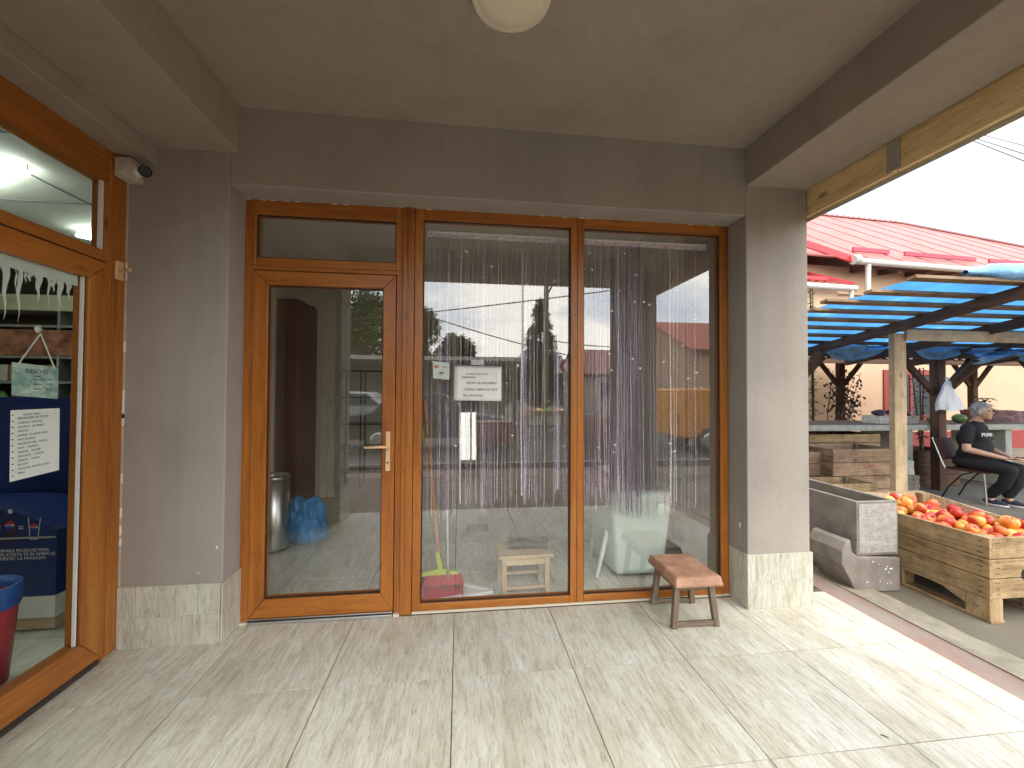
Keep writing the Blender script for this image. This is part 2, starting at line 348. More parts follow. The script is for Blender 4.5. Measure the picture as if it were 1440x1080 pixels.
scene.view_settings.view_transform = 'Standard'; scene.view_settings.look = 'None'
scene.view_settings.exposure = 1.86; scene.view_settings.gamma = 1
scene.cycles.max_bounces = 10; scene.cycles.transparent_max_bounces = 24; scene.cycles.diffuse_bounces = 6
scene.cycles.use_denoising = True; scene.cycles.sample_clamp_indirect = 6
scene.cycles.caustics_reflective = False; scene.cycles.caustics_refractive = False
# ------------------------------------------------------------------ ground
G = -.06
GX0, GY0, TS = -1.2227, 2.0895, .6
YE = .45                                                   # street edge of the tiled floor
def gmat():
    mt, nt, b = _new('asphalt_and_concrete'); b.inputs['Roughness'].default_value = .9
    co = coords(nt); a = N(nt, 'ShaderNodeTexNoise', i_Scale=.9, i_Detail=6); L(nt, co, a.inputs['Vector'])
    c = ramp(nt, a.outputs[0], [(.3, (.12, .11, .085)), (.55, (.175, .16, .128)), (.75, (.23, .21, .17))])
    g = N(nt, 'ShaderNodeTexNoise', i_Scale=140, i_Detail=2); L(nt, co, g.inputs['Vector'])
    gr = ramp(nt, g.outputs[0], [(.35, (.62, .62, .62)), (.6, (1.15, 1.12, 1.08))])
    m1 = N(nt, 'ShaderNodeMix', data_type='RGBA', blend_type='MULTIPLY'); m1.inputs[0].default_value = .8; L(nt, c, m1.inputs[6]); L(nt, gr, m1.inputs[7])
    v = N(nt, 'ShaderNodeTexVoronoi', feature='DISTANCE_TO_EDGE', i_Scale=.55)
    wv = N(nt, 'ShaderNodeTexNoise', i_Scale=3, i_Detail=4); L(nt, co, wv.inputs['Vector'])
    ad = N(nt, 'ShaderNodeMix', data_type='RGBA'); ad.inputs[0].default_value = .12; L(nt, co, ad.inputs[6]); L(nt, wv.outputs[1], ad.inputs[7]); L(nt, ad.outputs[2], v.inputs['Vector'])
    cr = ramp(nt, v.outputs[0], [(.0, (.25, .25, .25)), (.012, (1, 1, 1))])
    m2 = N(nt, 'ShaderNodeMix', data_type='RGBA', blend_type='MULTIPLY'); m2.inputs[0].default_value = .6; L(nt, m1.outputs[2], m2.inputs[6]); L(nt, cr, m2.inputs[7])
    L(nt, m2.outputs[2], b.inputs['Base Color']); bump(nt, b, g.outputs[0], .6, .004); return mt
GM = gmat()
b = MB(); b.box(-400, 400, -400, 400, G-.3, G); struct(b.build('ground', GM))
b = MB(); b.box(-1.84, 2.545, YE, 2.74, G-.2, -.004); struct(b.build('porch_slab', M['grout']))
# drain channel and concrete kerb band along the right edge of the porch
rust = mat('rusty_channel', (.36, .19, .145), .55, .25, 3, .4, 60, col2=(.30, .28, .25), sc3=(2, .6, 1))
b = MB(); b.grid(lambda u, v: V((2.547+u*.2, -3+v*13, -.012-.030*math.sin(PI*u))), 8, 30)
b.box(2.547, 2.551, -3, 10, -.10, -.002); b.box(2.743, 2.750, -3, 10, -.10, -.006)
struct(b.build('drain_channel', rust))
kc = mat('pale_concrete_band', (.24, .225, .17), .95, .25, 8, .9, 110, bd=.004)
b = MB()
def band(u, v):
    y = -3+v*13; xe = 3.02+.02*mnoise.noise(V((y*2.5, 3, 0)))+.012*mnoise.noise(V((y*9, 1, 0)))
    x = 2.752+(xe-2.752)*u; z = -.020-.012*u + .0025*mnoise.noise(V((x*20, y*12, 0)))
    if u > .99: z = G-.02
    return V((x, y, z))
b.grid(band, 12, 300, smooth=False); struct(b.build('kerb', kc))
b = MB(); cw = mat('crack_dirt', (.035, .03, .025), .95)
def crack(u, v):
    y = -3+v*13; xe = 3.03+.02*mnoise.noise(V((y*2.5, 3, 0)))+.012*mnoise.noise(V((y*9, 1, 0))); wd = .012+.012*mnoise.noise(V((y*5, 7, 0)))
    return V((xe+u*wd, y, G+.004))
b.grid(crack, 1, 300, smooth=False); struct(b.build('pavement_crack', cw))
# street in front of the shop (seen in the window glass)
b = MB(); b.box(-60, 60, -11.5, -2.6, G, G+.004); rm = mat('road_asphalt', (.075, .073, .07), .9, .2, 2, .5, 150)
struct(b.build('road', rm))
b = MB(); b.box(-60, 60, -2.6, -2.45, G, .05); b.box(-60, 60, -11.65, -11.5, G, .05); struct(b.build('road_kerb', M['conc']))
pv, nt, bb = _new('pinkish_pavers'); bb.inputs['Roughness'].default_value = .85
bt = N(nt, 'ShaderNodeTexBrick', i_Scale=5, i_Color1=(.25, .17, .14, 1), i_Color2=(.19, .15, .13, 1), i_Mortar=(.08, .07, .06, 1)); L(nt, coords(nt), bt.inputs['Vector']); L(nt, bt.outputs[0], bb.inputs['Base Color'])
b = MB(); b.box(-60, 2.54, -2.45, YE-.005, G, G+.008); struct(b.build('pavement', pv))
# ------------------------------------------------------------------ tiled floors
def tiles(x0, x1, y0, y1, z, th=.004, gap=.0022, fx=GX0, fy=GY0):
    b = MB(); ids = []
    i0 = math.floor((x0-fx)/TS); i1 = math.ceil((x1-fx)/TS); j0 = math.floor((y0-fy)/TS); j1 = math.ceil((y1-fy)/TS)
    for i in range(i0, i1):
        for j in range(j0, j1):
            a, c = max(x0, fx+i*TS)+gap, min(x1, fx+(i+1)*TS)-gap; d, e = max(y0, fy+j*TS)+gap, min(y1, fy+(j+1)*TS)-gap
            if c-a < .01 or e-d < .01: continue
            b.box(a, c, d, e, z-th, z); ids += [((i*7.31+j*3.17) % 1)]*6
    return b, ids
def tiled(name, b, ids, mt):
    o = b.build(name, mt); set_ids(o, lambda p: ids[p.index]); return struct(o)
b, ids = tiles(-1.84, 2.545, YE, 2.7, 0); tiled('porch_floor', b, ids, M['tileY'])
b = MB(); b.box(-1.811, 2.049, 2.742, 6.99, -.3, -.006); struct(b.build('room_slab', M['grout']))
b, ids = tiles(-1.811, 2.049, 2.782, 6.99, -.002); tiled('room_floor', b, ids, M['tileYin'])
b = MB(); b.box(-6.6, -1.98, -.44, 6.99, -.3, -.006); struct(b.build('side_shop_slab', M['grout']))
b, ids = tiles(-6.6, -1.88, -.44, 6.99, -.002); tiled('side_shop_floor', b, ids, M['tileYin'])
# ------------------------------------------------------------------ the shop building
bd = thing('shop_building', 'taupe plastered shop building with a covered porch over the tiled floor and brown framed glazing', 'building', (0, 2.6, 0))
b = MB()
b.box(-1.81, -1.292, 2.53, 2.95, 0, 3.05); b.box(1.852, 2.295, 2.53, 3.3, 0, 3.05)          # piers
b.box(-1.292, 1.852, 2.53, 2.95, 2.546, 3.05)                                              # lintel
b.box(2.05, 2.295, 3.3, 7.2, -.1, 3.39)                                                   # side wall
ow = (atY(646, 580, 7.0), atY(671, 649, 7.0))                                              # rear window opening
b.box(-6.6, ow[0].x, 7.0, 7.2, -.1, 3.39); b.box(ow[1].x, 2.05, 7.0, 7.2, -.1, 3.39)
b.box(ow[0].x, ow[1].x, 7.0, 7.2, -.1, ow[1].z); b.box(ow[0].x, ow[1].x, 7.0, 7.2, ow[0].z, 3.39)
b.box(-2.0, -1.812, 2.80, 7.0, -.1, 3.39); b.box(-6.8, -6.6, -.6, 7.2, -.1, 3.39); b.box(-6.6, -1.96, -.6, -.45, -.1, 3.39)
wall = b.build('wall', M['plaster'], bd, bevel=.006)
b = MB(); b.box(-2.05, 1.855, .64, 2.53, 2.99, 3.4); b.build('porch_ceiling', M['ceil'], bd)
b = MB(); b.box(1.855, 2.29, .2, 2.53, 2.742, 3.4); b.build('beam', M['ceil'], bd, bevel=.006)
b = MB(); b.box(-2.05, 1.855, .2, .64, 2.742, 3.4); b.build('beam', M['ceil'], bd, bevel=.006)
b = MB(); b.box(-1.81, -1.246, .64, 2.53, 2.722, 2.99); b.box(-1.81, -1.664, .64, 2.53, 2.625, 2.722); b.build('beam', M['ceil'], bd, bevel=.006)
b = MB(); b.box(1.857, 2.288, .42, .80, 0, 2.742); pc = b.build('pillar', M['plaster'], bd, bevel=.008)
b = MB(); b.box(-1.808, -1.248, .42, .80, 0, 2.721); b.build('pillar', M['plaster'], bd, bevel=.008)
b = MB(); b.box(-1.95, -1.81, -.6, 1.2, 0, 3.4); b.box(-1.95, -1.81, 1.2, 2.7, 2.64, 3.4); b.build('side_wall', M['plaster'], bd)
b = MB(); b.box(-6.8, 2.36, -.6, 7.3, 3.4, 3.52); rfm = mat('roof_sheet', (.3, .29, .28), .6); b.build('roof', rfm, bd)
M['fascia'] = wood('raw_pine_fascia', ((.60, .42, .19), (.84, .62, .32), (.90, .72, .42)), 'Y', 6, .6, 12, .3, .002)
b = MB()                                                                                   # raw pine fascia under the eaves
b.box(2.30, 2.33, -.6, 1.955, 2.572, 2.92); b.box(2.30, 2.33, 1.975, 3.4, 2.572, 2.92)
b.build('fascia_board', M['fascia'], bd, bevel=.002)
b = MB(); b.box(2.292, 2.3, 1.93, 2.0, 2.58, 2.9); b.build('fascia_joint_strip', mat('grey_joint_strip', (.36, .34, .27), .8), bd)
b = MB(); b.box(2.331, 2.345, -.6, 3.4, 2.552, 2.60); b.build('drip_edge', M['alu'], bd)
# tiled plinth: two courses
PLN = {}
b = None
def pt(x0, x1, y0, y1, z0, z1):
    key = (x0 > 0, y0 > 2); q_ = PLN.setdefault(key, (MB(), [])); q_[0].box(x0, x1, y0, y1, z0, z1); q_[1].extend([random.random()]*6)
for (z0, z1, k) in ((0, .160, 0), (.1606, .327, 1)):
    za, zc = z0+(.018 if k else 0), z1+.018
    cut = -1.43 if k == 0 else -1.69
    pt(-1.808, cut-.0004, 2.514, 2.529, z0, z1); pt(cut+.0004, -1.296, 2.514, 2.529, z0, z1)
    pt(-1.2915, -1.281, 2.514, 2.709, z0, z1)
    pt(1.842, 2.306, 2.518, 2.529, za, zc); pt(1.842, 1.8515, 2.5295, 2.709, za, zc); pt(2.296, 2.306, 2.5295, 3.29, za, zc)
    pt(-1.808, -1.237, .41, .419, za, zc); pt(-1.808, -1.237, .801, .81, za, zc); pt(-1.247, -1.237, .42, .8, za, zc)
    pt(1.847, 2.298, .41, .419, za, zc); pt(1.847, 2.298, .801, .81, za, zc); pt(1.847, 1.856, .42, .8, za, zc); pt(2.289, 2.298, .42, .8, za, zc)
for b, ids in PLN.values(): o = b.build('tiled_plinth', M['tileZ'], bd, bevel=.0012, seg=1); set_ids(o, lambda p: ids[p.index])
b = MB(); b.box(-1.8115, -1.8035, 2.5235, 2.5325, .33, 2.62); b.build('sealant_line', mat('sealant', (.48, .40, .35), .8), bd)
# chipped paint along the wall edges
def chip(x, y, z, s, ax, k=0):
    n = 9; pts = []; b = MB()
    for i in range(n):
        a = 2*PI*i/n; r = s*(.5+.7*random.random())
        pts.append((r*math.cos(a)*.7, r*math.sin(a)*1.3))
    if ax == 'Y': b.prism([V((x+p[0], y, z+p[1])) for p in pts], (0, .004, 0))
    elif ax == 'X': b.prism([V((x, y+p[0], z+p[1])) for p in pts], (.004, 0, 0))
    b.build('paint_chip', M['chip'], bd)
for px, py, s in ((305, 770, .010), (279, 806, .004)): p = atY(px, py, 2.528); chip(p.x, 2.5275, p.z, s, 'Y')
p = atX(1040, 738, 1.850); chip(1.8495, p.y, p.z, .014, 'X')
for px in (350, 372, 383, 401, 418, 470, 486, 604, 762, 794, 818, 828, 972, 1002): 
    p = atY(px, 283+ (px-345)*.053, 2.706); b = MB(); b.box(p.x-.008-.01*random.random(), p.x+.008+.015*random.random(), 2.704, 2.709, 2.542, 2.5455); b.build('paint_chip', M['chip'], bd)
for z in (.55, .62, .70, .9, 1.2, 1.25, 1.34, 1.6, 2.0): b = MB(); b.box(-1.8085, -1.8020, 2.5225, 2.5295, z-.02*random.random(), z+.03+.05*random.random()); b.build('paint_chip', M['chip'], bd)
# ---- shopfront: fixed frames
FY, FB = 2.71, 2.78
def frame(name, x0, x1, z0, z1, gl, parent, pane=True, yf=FY, yb=FB, gm='glass'):
    gx0, gx1, gz0, gz1 = gl
    b = MB(); b.box(x0, gx0, yf, yb, z0, z1, 0); b.box(gx1, x1, yf, yb, z0, z1, 0)
    b.box(gx0, gx1, yf+.0005, yb-.0005, gz1, z1, 1); b.box(gx0, gx1, yf+.0005, yb-.0005, z0, gz0, 1)
    o = b.build(name, [M['oakZ'], M['oakX']], parent, bevel=.004)
    e = .012                                           # glazing bead and rubber line
    b = MB()
    for (a, c, d, f_) in ((gx0, gx0+e*.5, gz0, gz1), (gx1-e*.5, gx1, gz0, gz1), (gx0+e*.5, gx1-e*.5, gz1-e*.5, gz1), (gx0+e*.5, gx1-e*.5, gz0, gz0+e*.5)): b.box(a, c, yf+.014, yf+.022, d, f_)
    b.build('gasket', M['rubber'], o)
    if pane:
        b = MB(); b.add([(gx0, yf+.03, gz0), (gx1, yf+.03, gz0), (gx1, yf+.03, gz1), (gx0, yf+.03, gz1)], [(0, 1, 2, 3)]); b.build('pane', M[gm], o)
    return o
win = frame('window', -.287, .770, .012, 2.55, (-.235, .727, .058, 2.48), bd)
win = frame('window', .7715, 1.842, .012, 2.55, (.816, 1.787, .058, 2.48), bd); win['label'] = 'right hand shop window beside the pillar'
o = frame('transom_window', -1.292, -.36, 2.145, 2.55, (-1.229, -.404, 2.195, 2.458), bd)
b = MB()                                                # door frame posts, coupling profile
b.box(-1.2915, -1.240, FY, FB, .0, 2.144); b.box(-.396, -.3605, FY, FB, .012, 2.144); b.box(-1.24, -.396, FY+.0005, FB, 2.118, 2.144, 1)
b.box(-.359, -.289, FY-.012, FB, -.0, 2.5505)
b.box(-.330, -.318, FY-.017, FY-.0125, .01, 2.549)
b.build('door_frame', [M['oakZ'], M['oakX']], bd, bevel=.004)
b = MB()
dx0, dx1, dz0, dz1 = -1.236, -.400, .03, 2.112
gx0, gx1, gz0, gz1 = -1.151, -.476, .14, 2.026
yf, yb = FY-.012, FB-.01
for xa, xb, A, B_ in ((dx0, gx0, 0, 0), (gx1, dx1, 0, 0)): pass
def mitre(b, x0, x1, z0, z1, gx0, gx1, gz0, gz1, yf, yb, mv, mh):
    q = .0008
    b.prism([(x0, yf, z0+q), (x0, yf, z1-q), (gx0, yf, gz1-q), (gx0, yf, gz0+q)][::-1], (0, yb-yf, 0), mv)
    b.prism([(x1, yf, z0+q), (x1, yf, z1-q), (gx1, yf, gz1-q), (gx1, yf, gz0+q)], (0, yb-yf, 0), mv)
    b.prism([(x0+q, yf, z1), (x1-q, yf, z1), (gx1-q, yf, gz1), (gx0+q, yf, gz1)][::-1], (0, yb-yf, 0), mh)
    b.prism([(x0+q, yf, z0), (x1-q, yf, z0), (gx1-q, yf, gz0), (gx0+q, yf, gz0)], (0, yb-yf, 0), mh)
mitre(b, dx0, dx1, dz0, dz1, gx0, gx1, gz0, gz1, yf, yb, 0, 1)
door = b.build('door', [M['oakZ'], M['oakX']], bd, bevel=.004)
b = MB()
for (a, c, d, f_) in ((gx0, gx0+.006, gz0, gz1), (gx1-.006, gx1, gz0, gz1), (gx0+.006, gx1-.006, gz1-.006, gz1), (gx0+.006, gx1-.006, gz0, gz0+.006)): b.box(a, c, yf+.014, yf+.022, d, f_)
b.build('gasket', M['rubber'], door)
b = MB(); y_ = yf+.03; b.add([(gx0, y_, gz0), (gx1, y_, gz0), (gx1, y_, gz1), (gx0, y_, gz1)], [(0, 1, 2, 3)]); b.build('pane', M['glass'], door)
b = MB(); b.box(-.452, -.424, yf-.008, yf-.0005, .892, 1.137)                              # handle: plate, lever, keyhole
b.tube([(-.438, yf-.006, 1.045), (-.438, yf-.05, 1.045)], .008, 12); b.tube([(-.438, yf-.05, 1.045), (-.47, yf-.054, 1.047), (-.53, yf-.05, 1.045), (-.572, yf-.042, 1.043)], [.0085, .009, .0085, .0075], 12)
b.build('handle', M['brass'], door, bevel=.003)
b = MB(); b.lathe([(.0001, 0), (.006, 0), (.006, .002)], (-.438, yf-.0085, .945), Matrix.Rotation(PI/2, 3, 'X'), 12); b.build('keyhole', M['black'], door)
b = MB(); b.box(dx0, dx1-.002, FY-.03, FY+.03, .002, .018); b.box(dx0, dx1-.002, FY-.024, FY-.0125, .019, .030, 0); b.build('threshold', M['alu'], bd, bevel=.002)
b = MB(); b.box(dx0+.004, dx1-.005, FY-.0310, FY+.02, .0185, .0265); b.build('door_seal', M['rubber'], bd)
b = MB(); b.box(-1.29, -1.238, FY-.02, FY+.05, -.002, .010); b.box(-.397, -.36, FY-.02, FY+.05, -.002, .010); b.box(-.287, 1.842, FY-.004, FB, -.002, .0115); b.build('sill', M['ivory'], bd)
# ---- side shopfront: x = -1.81, looking along X
XL = -1.81
b = MB()
b.box(XL-.07, XL, 2.413, 2.529, .004, 2.64, 0)                      # post at the wall
b.box(XL-.07, XL-.001, 1.2, 2.413, 2.46, 2.64, 1); b.box(XL-.07, XL-.001, 1.2, 2.395, 2.045, 2.10, 1); b.box(XL-.07, XL, 2.395, 2.4125, 2.045, 2.46, 0)
b.box(XL-.07, XL, 1.2, 1.26, .004, 2.64, 0)
b.box(XL, XL+.004, 2.44, 2.47, .02, 2.60, 0)
b.build('side_door_frame', [M['oakZ'], M['oakY']], bd, bevel=.004)
b = MB(); b.add([(XL-.03, 1.26, 2.10), (XL-.03, 2.395, 2.10), (XL-.03, 2.395, 2.46), (XL-.03, 1.26, 2.46)], [(3, 2, 1, 0)]); tp = b.build('transom_pane', M['glassL'], bd)
b = MB(); b.box(XL-.028, XL-.012, 2.378, 2.392, 2.102, 2.458); b.build('glazing_bead', M['white'], bd)
lx0 = XL-.06; lx1 = XL+.012
b = MB(); q = .0008; Y0_, Y1_, Z0_, Z1_ = 1.27, 2.408, .03, 2.035; gy0, gy1, gzz0, gzz1 = 1.37, 2.290, .158, 1.935
def prX(pts, m): b.prism([(lx0, y, z) for y, z in pts], (lx1-lx0, 0, 0), m)
prX([(Y0_, Z0_+q), (gy0, gzz0+q), (gy0, gzz1-q), (Y0_, Z1_-q)], 0); prX([(Y1_, Z0_+q), (Y1_, Z1_-q), (gy1, gzz1-q), (gy1, gzz0+q)], 0)
prX([(Y0_+q, Z1_), (gy0+q, gzz1), (gy1-q, gzz1), (Y1_-q, Z1_)], 1); prX([(Y0_+q, Z0_), (Y1_-q, Z0_), (gy1-q, gzz0), (gy0+q, gzz0)], 1)
sdoor = b.build('side_door', [M['oakZ'], M['oakY']], bd, bevel=.004); sdoor['label'] = 'brown framed glass door of the left hand shop'
b = MB(); b.add([(XL-.02, gy0, gzz0), (XL-.02, gy1, gzz0), (XL-.02, gy1, gzz1), (XL-.02, gy0, gzz1)], [(3, 2, 1, 0)]); b.build('pane', M['glassL'], sdoor)
b = MB(); b.box(XL-.017, XL-.003, gy1-.007, gy1-.0005, gzz0, gzz1); b.build('gasket', M['rubber'], sdoor)
b = MB(); b.box(XL-.016, XL-.002, gy1-.017, gy1-.0085, gzz0+.002, gzz1-.002); b.build('glazing_bead', M['white'], sdoor)
b = MB(); b.box(XL-.05, XL+.03, 1.26, 2.40, .002, .012); b.build('threshold', M['alu'], bd, bevel=.002)
# ------------------------------------------------------------------ things on the porch
t = thing('ceiling_lamp', 'round white flush lamp, unlit, on the porch ceiling', 'lamp', (.195, 1.65, 2.955))
b = MB(); b.lathe([(.158, 2.989), (.160, 2.965), (.157, 2.957), (.150, 2.954), (.132, 2.954)], (.195, 1.65, 0), seg=64); b.build('housing', M['ivory'], t)
b = MB(); b.lathe([(.132, 2.9545), (.128, 2.950), (.08, 2.9475), (.0005, 2.9465)], (.195, 1.65, 0), seg=64); b.build('diffuser', mat('lamp_diffuser', (.80, .72, .55), .4, .02, bs=0), t)
# security camera on its junction box
cx = XL+.005; t = thing('security_camera', 'white bullet camera with black lens on a box at the corner of the left shopfront', 'camera', (cx, 2.47, 2.51))
b = MB(); b.box(cx, cx+.065, 2.428, 2.528, 2.512, 2.612); b.box(cx+.0655, cx+.075, 2.426, 2.5285, 2.510, 2.614); b.box(cx+.01, cx+.055, 2.420, 2.4275, 2.53, 2.595); b.build('junction_box', M['dirtywhite'], t, bevel=.006)
b = MB(); b.lathe([(.032, 0), (.03, .012), (.016, .02), (.001, .021)], (cx+.0755, 2.478, 2.562), Matrix.Rotation(PI/2, 3, 'Y'), 20)
b.tube([(cx+.085, 2.478, 2.562), (cx+.12, 2.470, 2.560), (cx+.14, 2.455, 2.556)], .012, 10); b.build('bracket', M['white'], t)
a0 = V((cx+.125, 2.475, 2.560)); a1 = V((cx+.185, 2.375, 2.515))
b = MB(); b.tube([a0, a0+(a1-a0)*.1, a1], [.018, .027, .028], 20); b.build('body', M['white'], t)
b = MB(); dn = (a1-a0).normalized(); b.tube([a1-dn*.002, a1+dn*.012, a1+dn*.018], [.0292, .0292, .024], 20); b.tube([a1+dn*.018, a1+dn*.0185], [.012, .012], 14); b.build('lens', M['lens'], t)
# yellow plastic bolt / door stop on the left frame
t = thing('door_hook', 'small cream door hook with a peg screwed to the left shop frame', 'hook', (XL, 2.45, 1.95))
b = MB(); p = atX(167, 383, XL); b.box(XL+.0045, XL+.018, 2.445, 2.492, p.z-.045, p.z+.055); b.build('plate', M['brass'], t, bevel=.003)
b = MB(); b.tube([(XL+.018, 2.468, p.z-.005), (XL+.085, 2.440, p.z+.006)], .0085, 10); b.build('peg', M['brass'], t)
# wooden stool with the leather seat
def stool_legs(root, L_, W_, H_, spl, th, mz, mx_, rail):
    o = []
    for sx in (-1, 1):
        for sy_ in (-1, 1):
            b = MB(); top = V((sx*(L_/2-spl), sy_*(W_/2-spl*.6), H_)); bot = V((sx*L_/2, sy_*W_/2, 0))
            up = V((0, 1, 0)); b.prism([bot+V((-th/2, -th/2, 0)), bot+V((th/2, -th/2, 0)), bot+V((th/2, th/2, 0)), bot+V((-th/2, th/2, 0))], top-bot); b.build('leg', mz, root, bevel=.003)
    for sx in (-1, 1) if rail == 'Y' else ():
        pass
st = thing('stool', 'low wooden stool with a worn tan leather seat on the porch tiles', 'stool', (0, 0, 0))
th = .034
LX, LYd, H_ = .265, .28, .255
for sx in (-1, 1):
    for sy_ in (-1, 1):
        b = MB(); bot = V((sx*LX/2, sy_*LYd/2, 0)); top = V((sx*(LX/2-.028), sy_*(LYd/2-.02), H_))
        b.prism([bot+V((-th/2, -th/2, 0)), bot+V((th/2, -th/2, 0)), bot+V((th/2, th/2, 0)), bot+V((-th/2, th/2, 0))], top-bot); b.build('leg', M['oldwood'], st, bevel=.004)
for sy_ in (-1, 1):
    b = MB(); y = sy_*LYd/2*.985; b.bar((-LX/2+th/2, y, .022), (LX/2-th/2, y, .022), .022, .026); b.build('stretcher', M['oldwoodX'], st, bevel=.003)
    b = MB(); y = sy_*(LYd/2-.021); b.bar((-LX/2+.043, y, H_-.022), (LX/2-.043, y, H_-.022), .022, .044); b.build('apron', M['oldwoodX'], st, bevel=.003)
for sx in (-1, 1): b = MB(); b.bar((sx*(LX/2-.028), -LYd/2+.03, H_-.02), (sx*(LX/2-.028), LYd/2-.03, H_-.02), .02, .038); b.build('side_apron', M['oldwood'], st, bevel=.003)
def cush(u, v):
    a = (u-.5)*2; c = (v-.5)*2; e = max(abs(a), abs(c)); edge = max(0, (e-.86)/.14)
    x = a*.148; y = c*.195; z = .313 - .03*edge**2 + .0012*math.sin(a*5+c*3) - .003*(1-a*a)*(1-c*c)
    if e > .999: z = .268
    return V((x, y, z))
b = MB(); b.grid(cush, 28, 28); b.box(-.145, .145, -.192, .192, .2555, .270); b.build('seat', M['leather'], st, bevel=.002)
p1 = atZ(948, 885); p2 = atZ(1013, 885); p3 = atZ(925, 851)
st.location = ((p1.x+p2.x)/2+.005, p1.y+.15, 0); st.rotation_euler.z = math.radians(-1)
b = MB(); pp = [atZ(x, y, .003) for x, y in ((1238, 1033), (1242, 1034), (1247, 1036), (1250, 1039))]; b.tube(pp, [.0012, .002, .002, .001], 5); tag(b.build('twig', M['ink']), 'tiny dark bent twig lying on the floor tile near the front right', 'twig')
# ------------------------------------------------------------------ notices on the panes
def sheet(name, corners, mt, nrm, label, cat, th=.0008, wob=.002, sub=(10, 8), parent=None):
    a, b_, c, d = [V(p) for p in corners]                    # bottom-left, bottom-right, top-right, top-left
    nrm = V(nrm); mb = MB()
    sd_ = random.random()*50
    mb.grid(lambda u, v: (a*(1-u)+b_*u)*(1-v)+(d*(1-u)+c*u)*v + nrm*wob*(.5+mnoise.noise(V((u*4+sd_, v*4, sd_)))), *sub)
    o = mb.build(name, mt, parent, solid=th)
    if not parent: tag(o, label, cat)
    return o
YN = FY+.030
YG = FY+.034                                                # just inside the pane
p = [atY(638, 563, YG), atY(705, 564, YG), atY(705, 516, YG), atY(639, 514, YG)]
t = thing('paper_notice', 'white printed letter notice in a plastic sleeve taped inside the middle shop window', 'notice', p[0])
sheet('sheet', p, M['paper'], (0, 1, 0), '', '', parent=t, wob=.0015)
b = MB()
def wr(b, txt, px, py, size, Y, m=0, slope=0.0, ax='LEFT'):
    q = atY(px, py, Y); mt4 = Matrix.Translation(q) @ Matrix.Rotation(PI/2, 4, 'X') @ Matrix.Rotation(slope, 4, 'Z'); b.text(txt, size, mt4, m, ax=ax, extrude=.0002)
for txt, px, py, s in (('IN ACEST SPATIU SE', 655, 527, .0155), ('INCHIRIAZA', 650, 531.5, .0155), ('SPATIU DE INCHIRIAT', 656, 540, .020), ('STRADA LIBERTATII NR 8', 653, 549, .019), ('TEL 0744 875960', 651, 557.5, .018)): wr(b, txt, px, py, s, YG-.0022)
b.build('lettering', M['ink'], t)
b = MB(); q0 = atY(641, 515, YG-.0015); q1 = atY(704, 517.5, YG-.0015)
for i in range(34):
    c = q0.lerp(q1, (i+.5)/34); b.sphere(c, .0026, 6, 4)
q = atY(672, 509, YG); b.box(q.x-.04, q.x+.04, YG-.002, YG-.001, q.z-.02, q.z+.012, 1)
b.build('sleeve_edge', [M['greyink'], mat('clear_tape', (.5, .52, .5), .3, bs=0)], t)
# payment sticker
p = [atY(609, 532, YG), atY(632, 534, YG), atY(632, 510, YG), atY(609, 508, YG)]
t = thing('card_sticker', 'pale green card payment sticker on the pane left of the letter notice', 'sticker', p[0])
b = MB(); b.prism(p, (0, .001, 0)); b.build('backing', M['frost'], t)
b = MB(); q = atY(613, 515.5, YG-.001)
rot = Matrix.Rotation(PI/2, 3, 'X')
b.lathe([(.0001, 0), (.0085, 0), (.0085, .0004)], q, rot, 20, 0, False); b.lathe([(.0001, 0.0006), (.0085, .0006), (.0085, .001)], q+V((.011, 0, 0)), rot, 20, 1, False)
wr(b, 'VISA', 621.5, 517.5, .0165, YG-.0012, 2); b.box(q.x+.022, q.x+.05, YG-.0013, YG-.0008, q.z-.045, q.z-.035, 3)
wr(b, '((o))', 617, 527, .013, YG-.0012, 3)
b.build('emblem', [mat('sticker_red', (.6, .03, .02), .5, bs=0), mat('sticker_orange', (.75, .28, .03), .5, bs=0), mat('sticker_blue', (.03, .05, .25), .5, bs=0), M['greyink']], t)
# notices in the left shop door, hanging inside the pane
XG = XL-.026
def atXs(px, py): return atX(px, py, XG)
c_ = [atXs(17, 556), atXs(81.5, 561), atXs(82, 517), atXs(17.5, 509)]
t = thing('open_sign', 'turquoise and white opening hours board hanging from a suction hook in the left shop door', 'sign', c_[0])
b = MB(); b.prism(c_, (-.003, 0, 0)); b.build('board', mat('turquoise_board', (.25, .58, .58), .35, .5, 14, 0, col2=(.66, .78, .70), sc3=(1, 1, 2)), t)
def wrX(b, txt, px, py, size, m=0, X=XG+.0015, tilt=0):
    q = atX(px, py, X); R_ = Matrix(((0, 0, 1, 0), (1, 0, 0, 0), (0, 1, 0, 0), (0, 0, 0, 1)))
    b.text(txt, size, Matrix.Translation(q) @ R_ @ Matrix.Rotation(tilt, 4, 'Z'), m, extrude=.0002)
b = MB(); wrX(b, 'DESCHIS', 36, 524.5, .026, 0)
for i, (s1, s2) in enumerate((('LUNI - VINERI', '7-20'), ('SAMBATA', '7-20'), ('DUMINICA', '8-14'))):
    wrX(b, s1, 47, 534.5+i*6.7, .008, 1); wrX(b, s2, 65, 535+i*6.8, .013, 1)
wrX(b, 'program', 48, 529.5, .008, 1)
b.build('lettering', [M['ink'], mat('navy_ink', (.03, .08, .2), .6, bs=0)], t)
b = MB(); k0 = atXs(57, 469)
for px, py in ((25, 513), (77, 519)): b.tube([k0, atXs(px, py)], .0028, 6)
b.build('cord', M['white'], t)
b = MB(); b.lathe([(.016, 0), (.013, .006), (.004, .008), (.004, .016)], atXs(57.5, 463)+V((-.012, 0, .0)), Matrix.Rotation(PI/2, 3, 'Y'), 16); b.build('suction_hook', M['frost'], t)
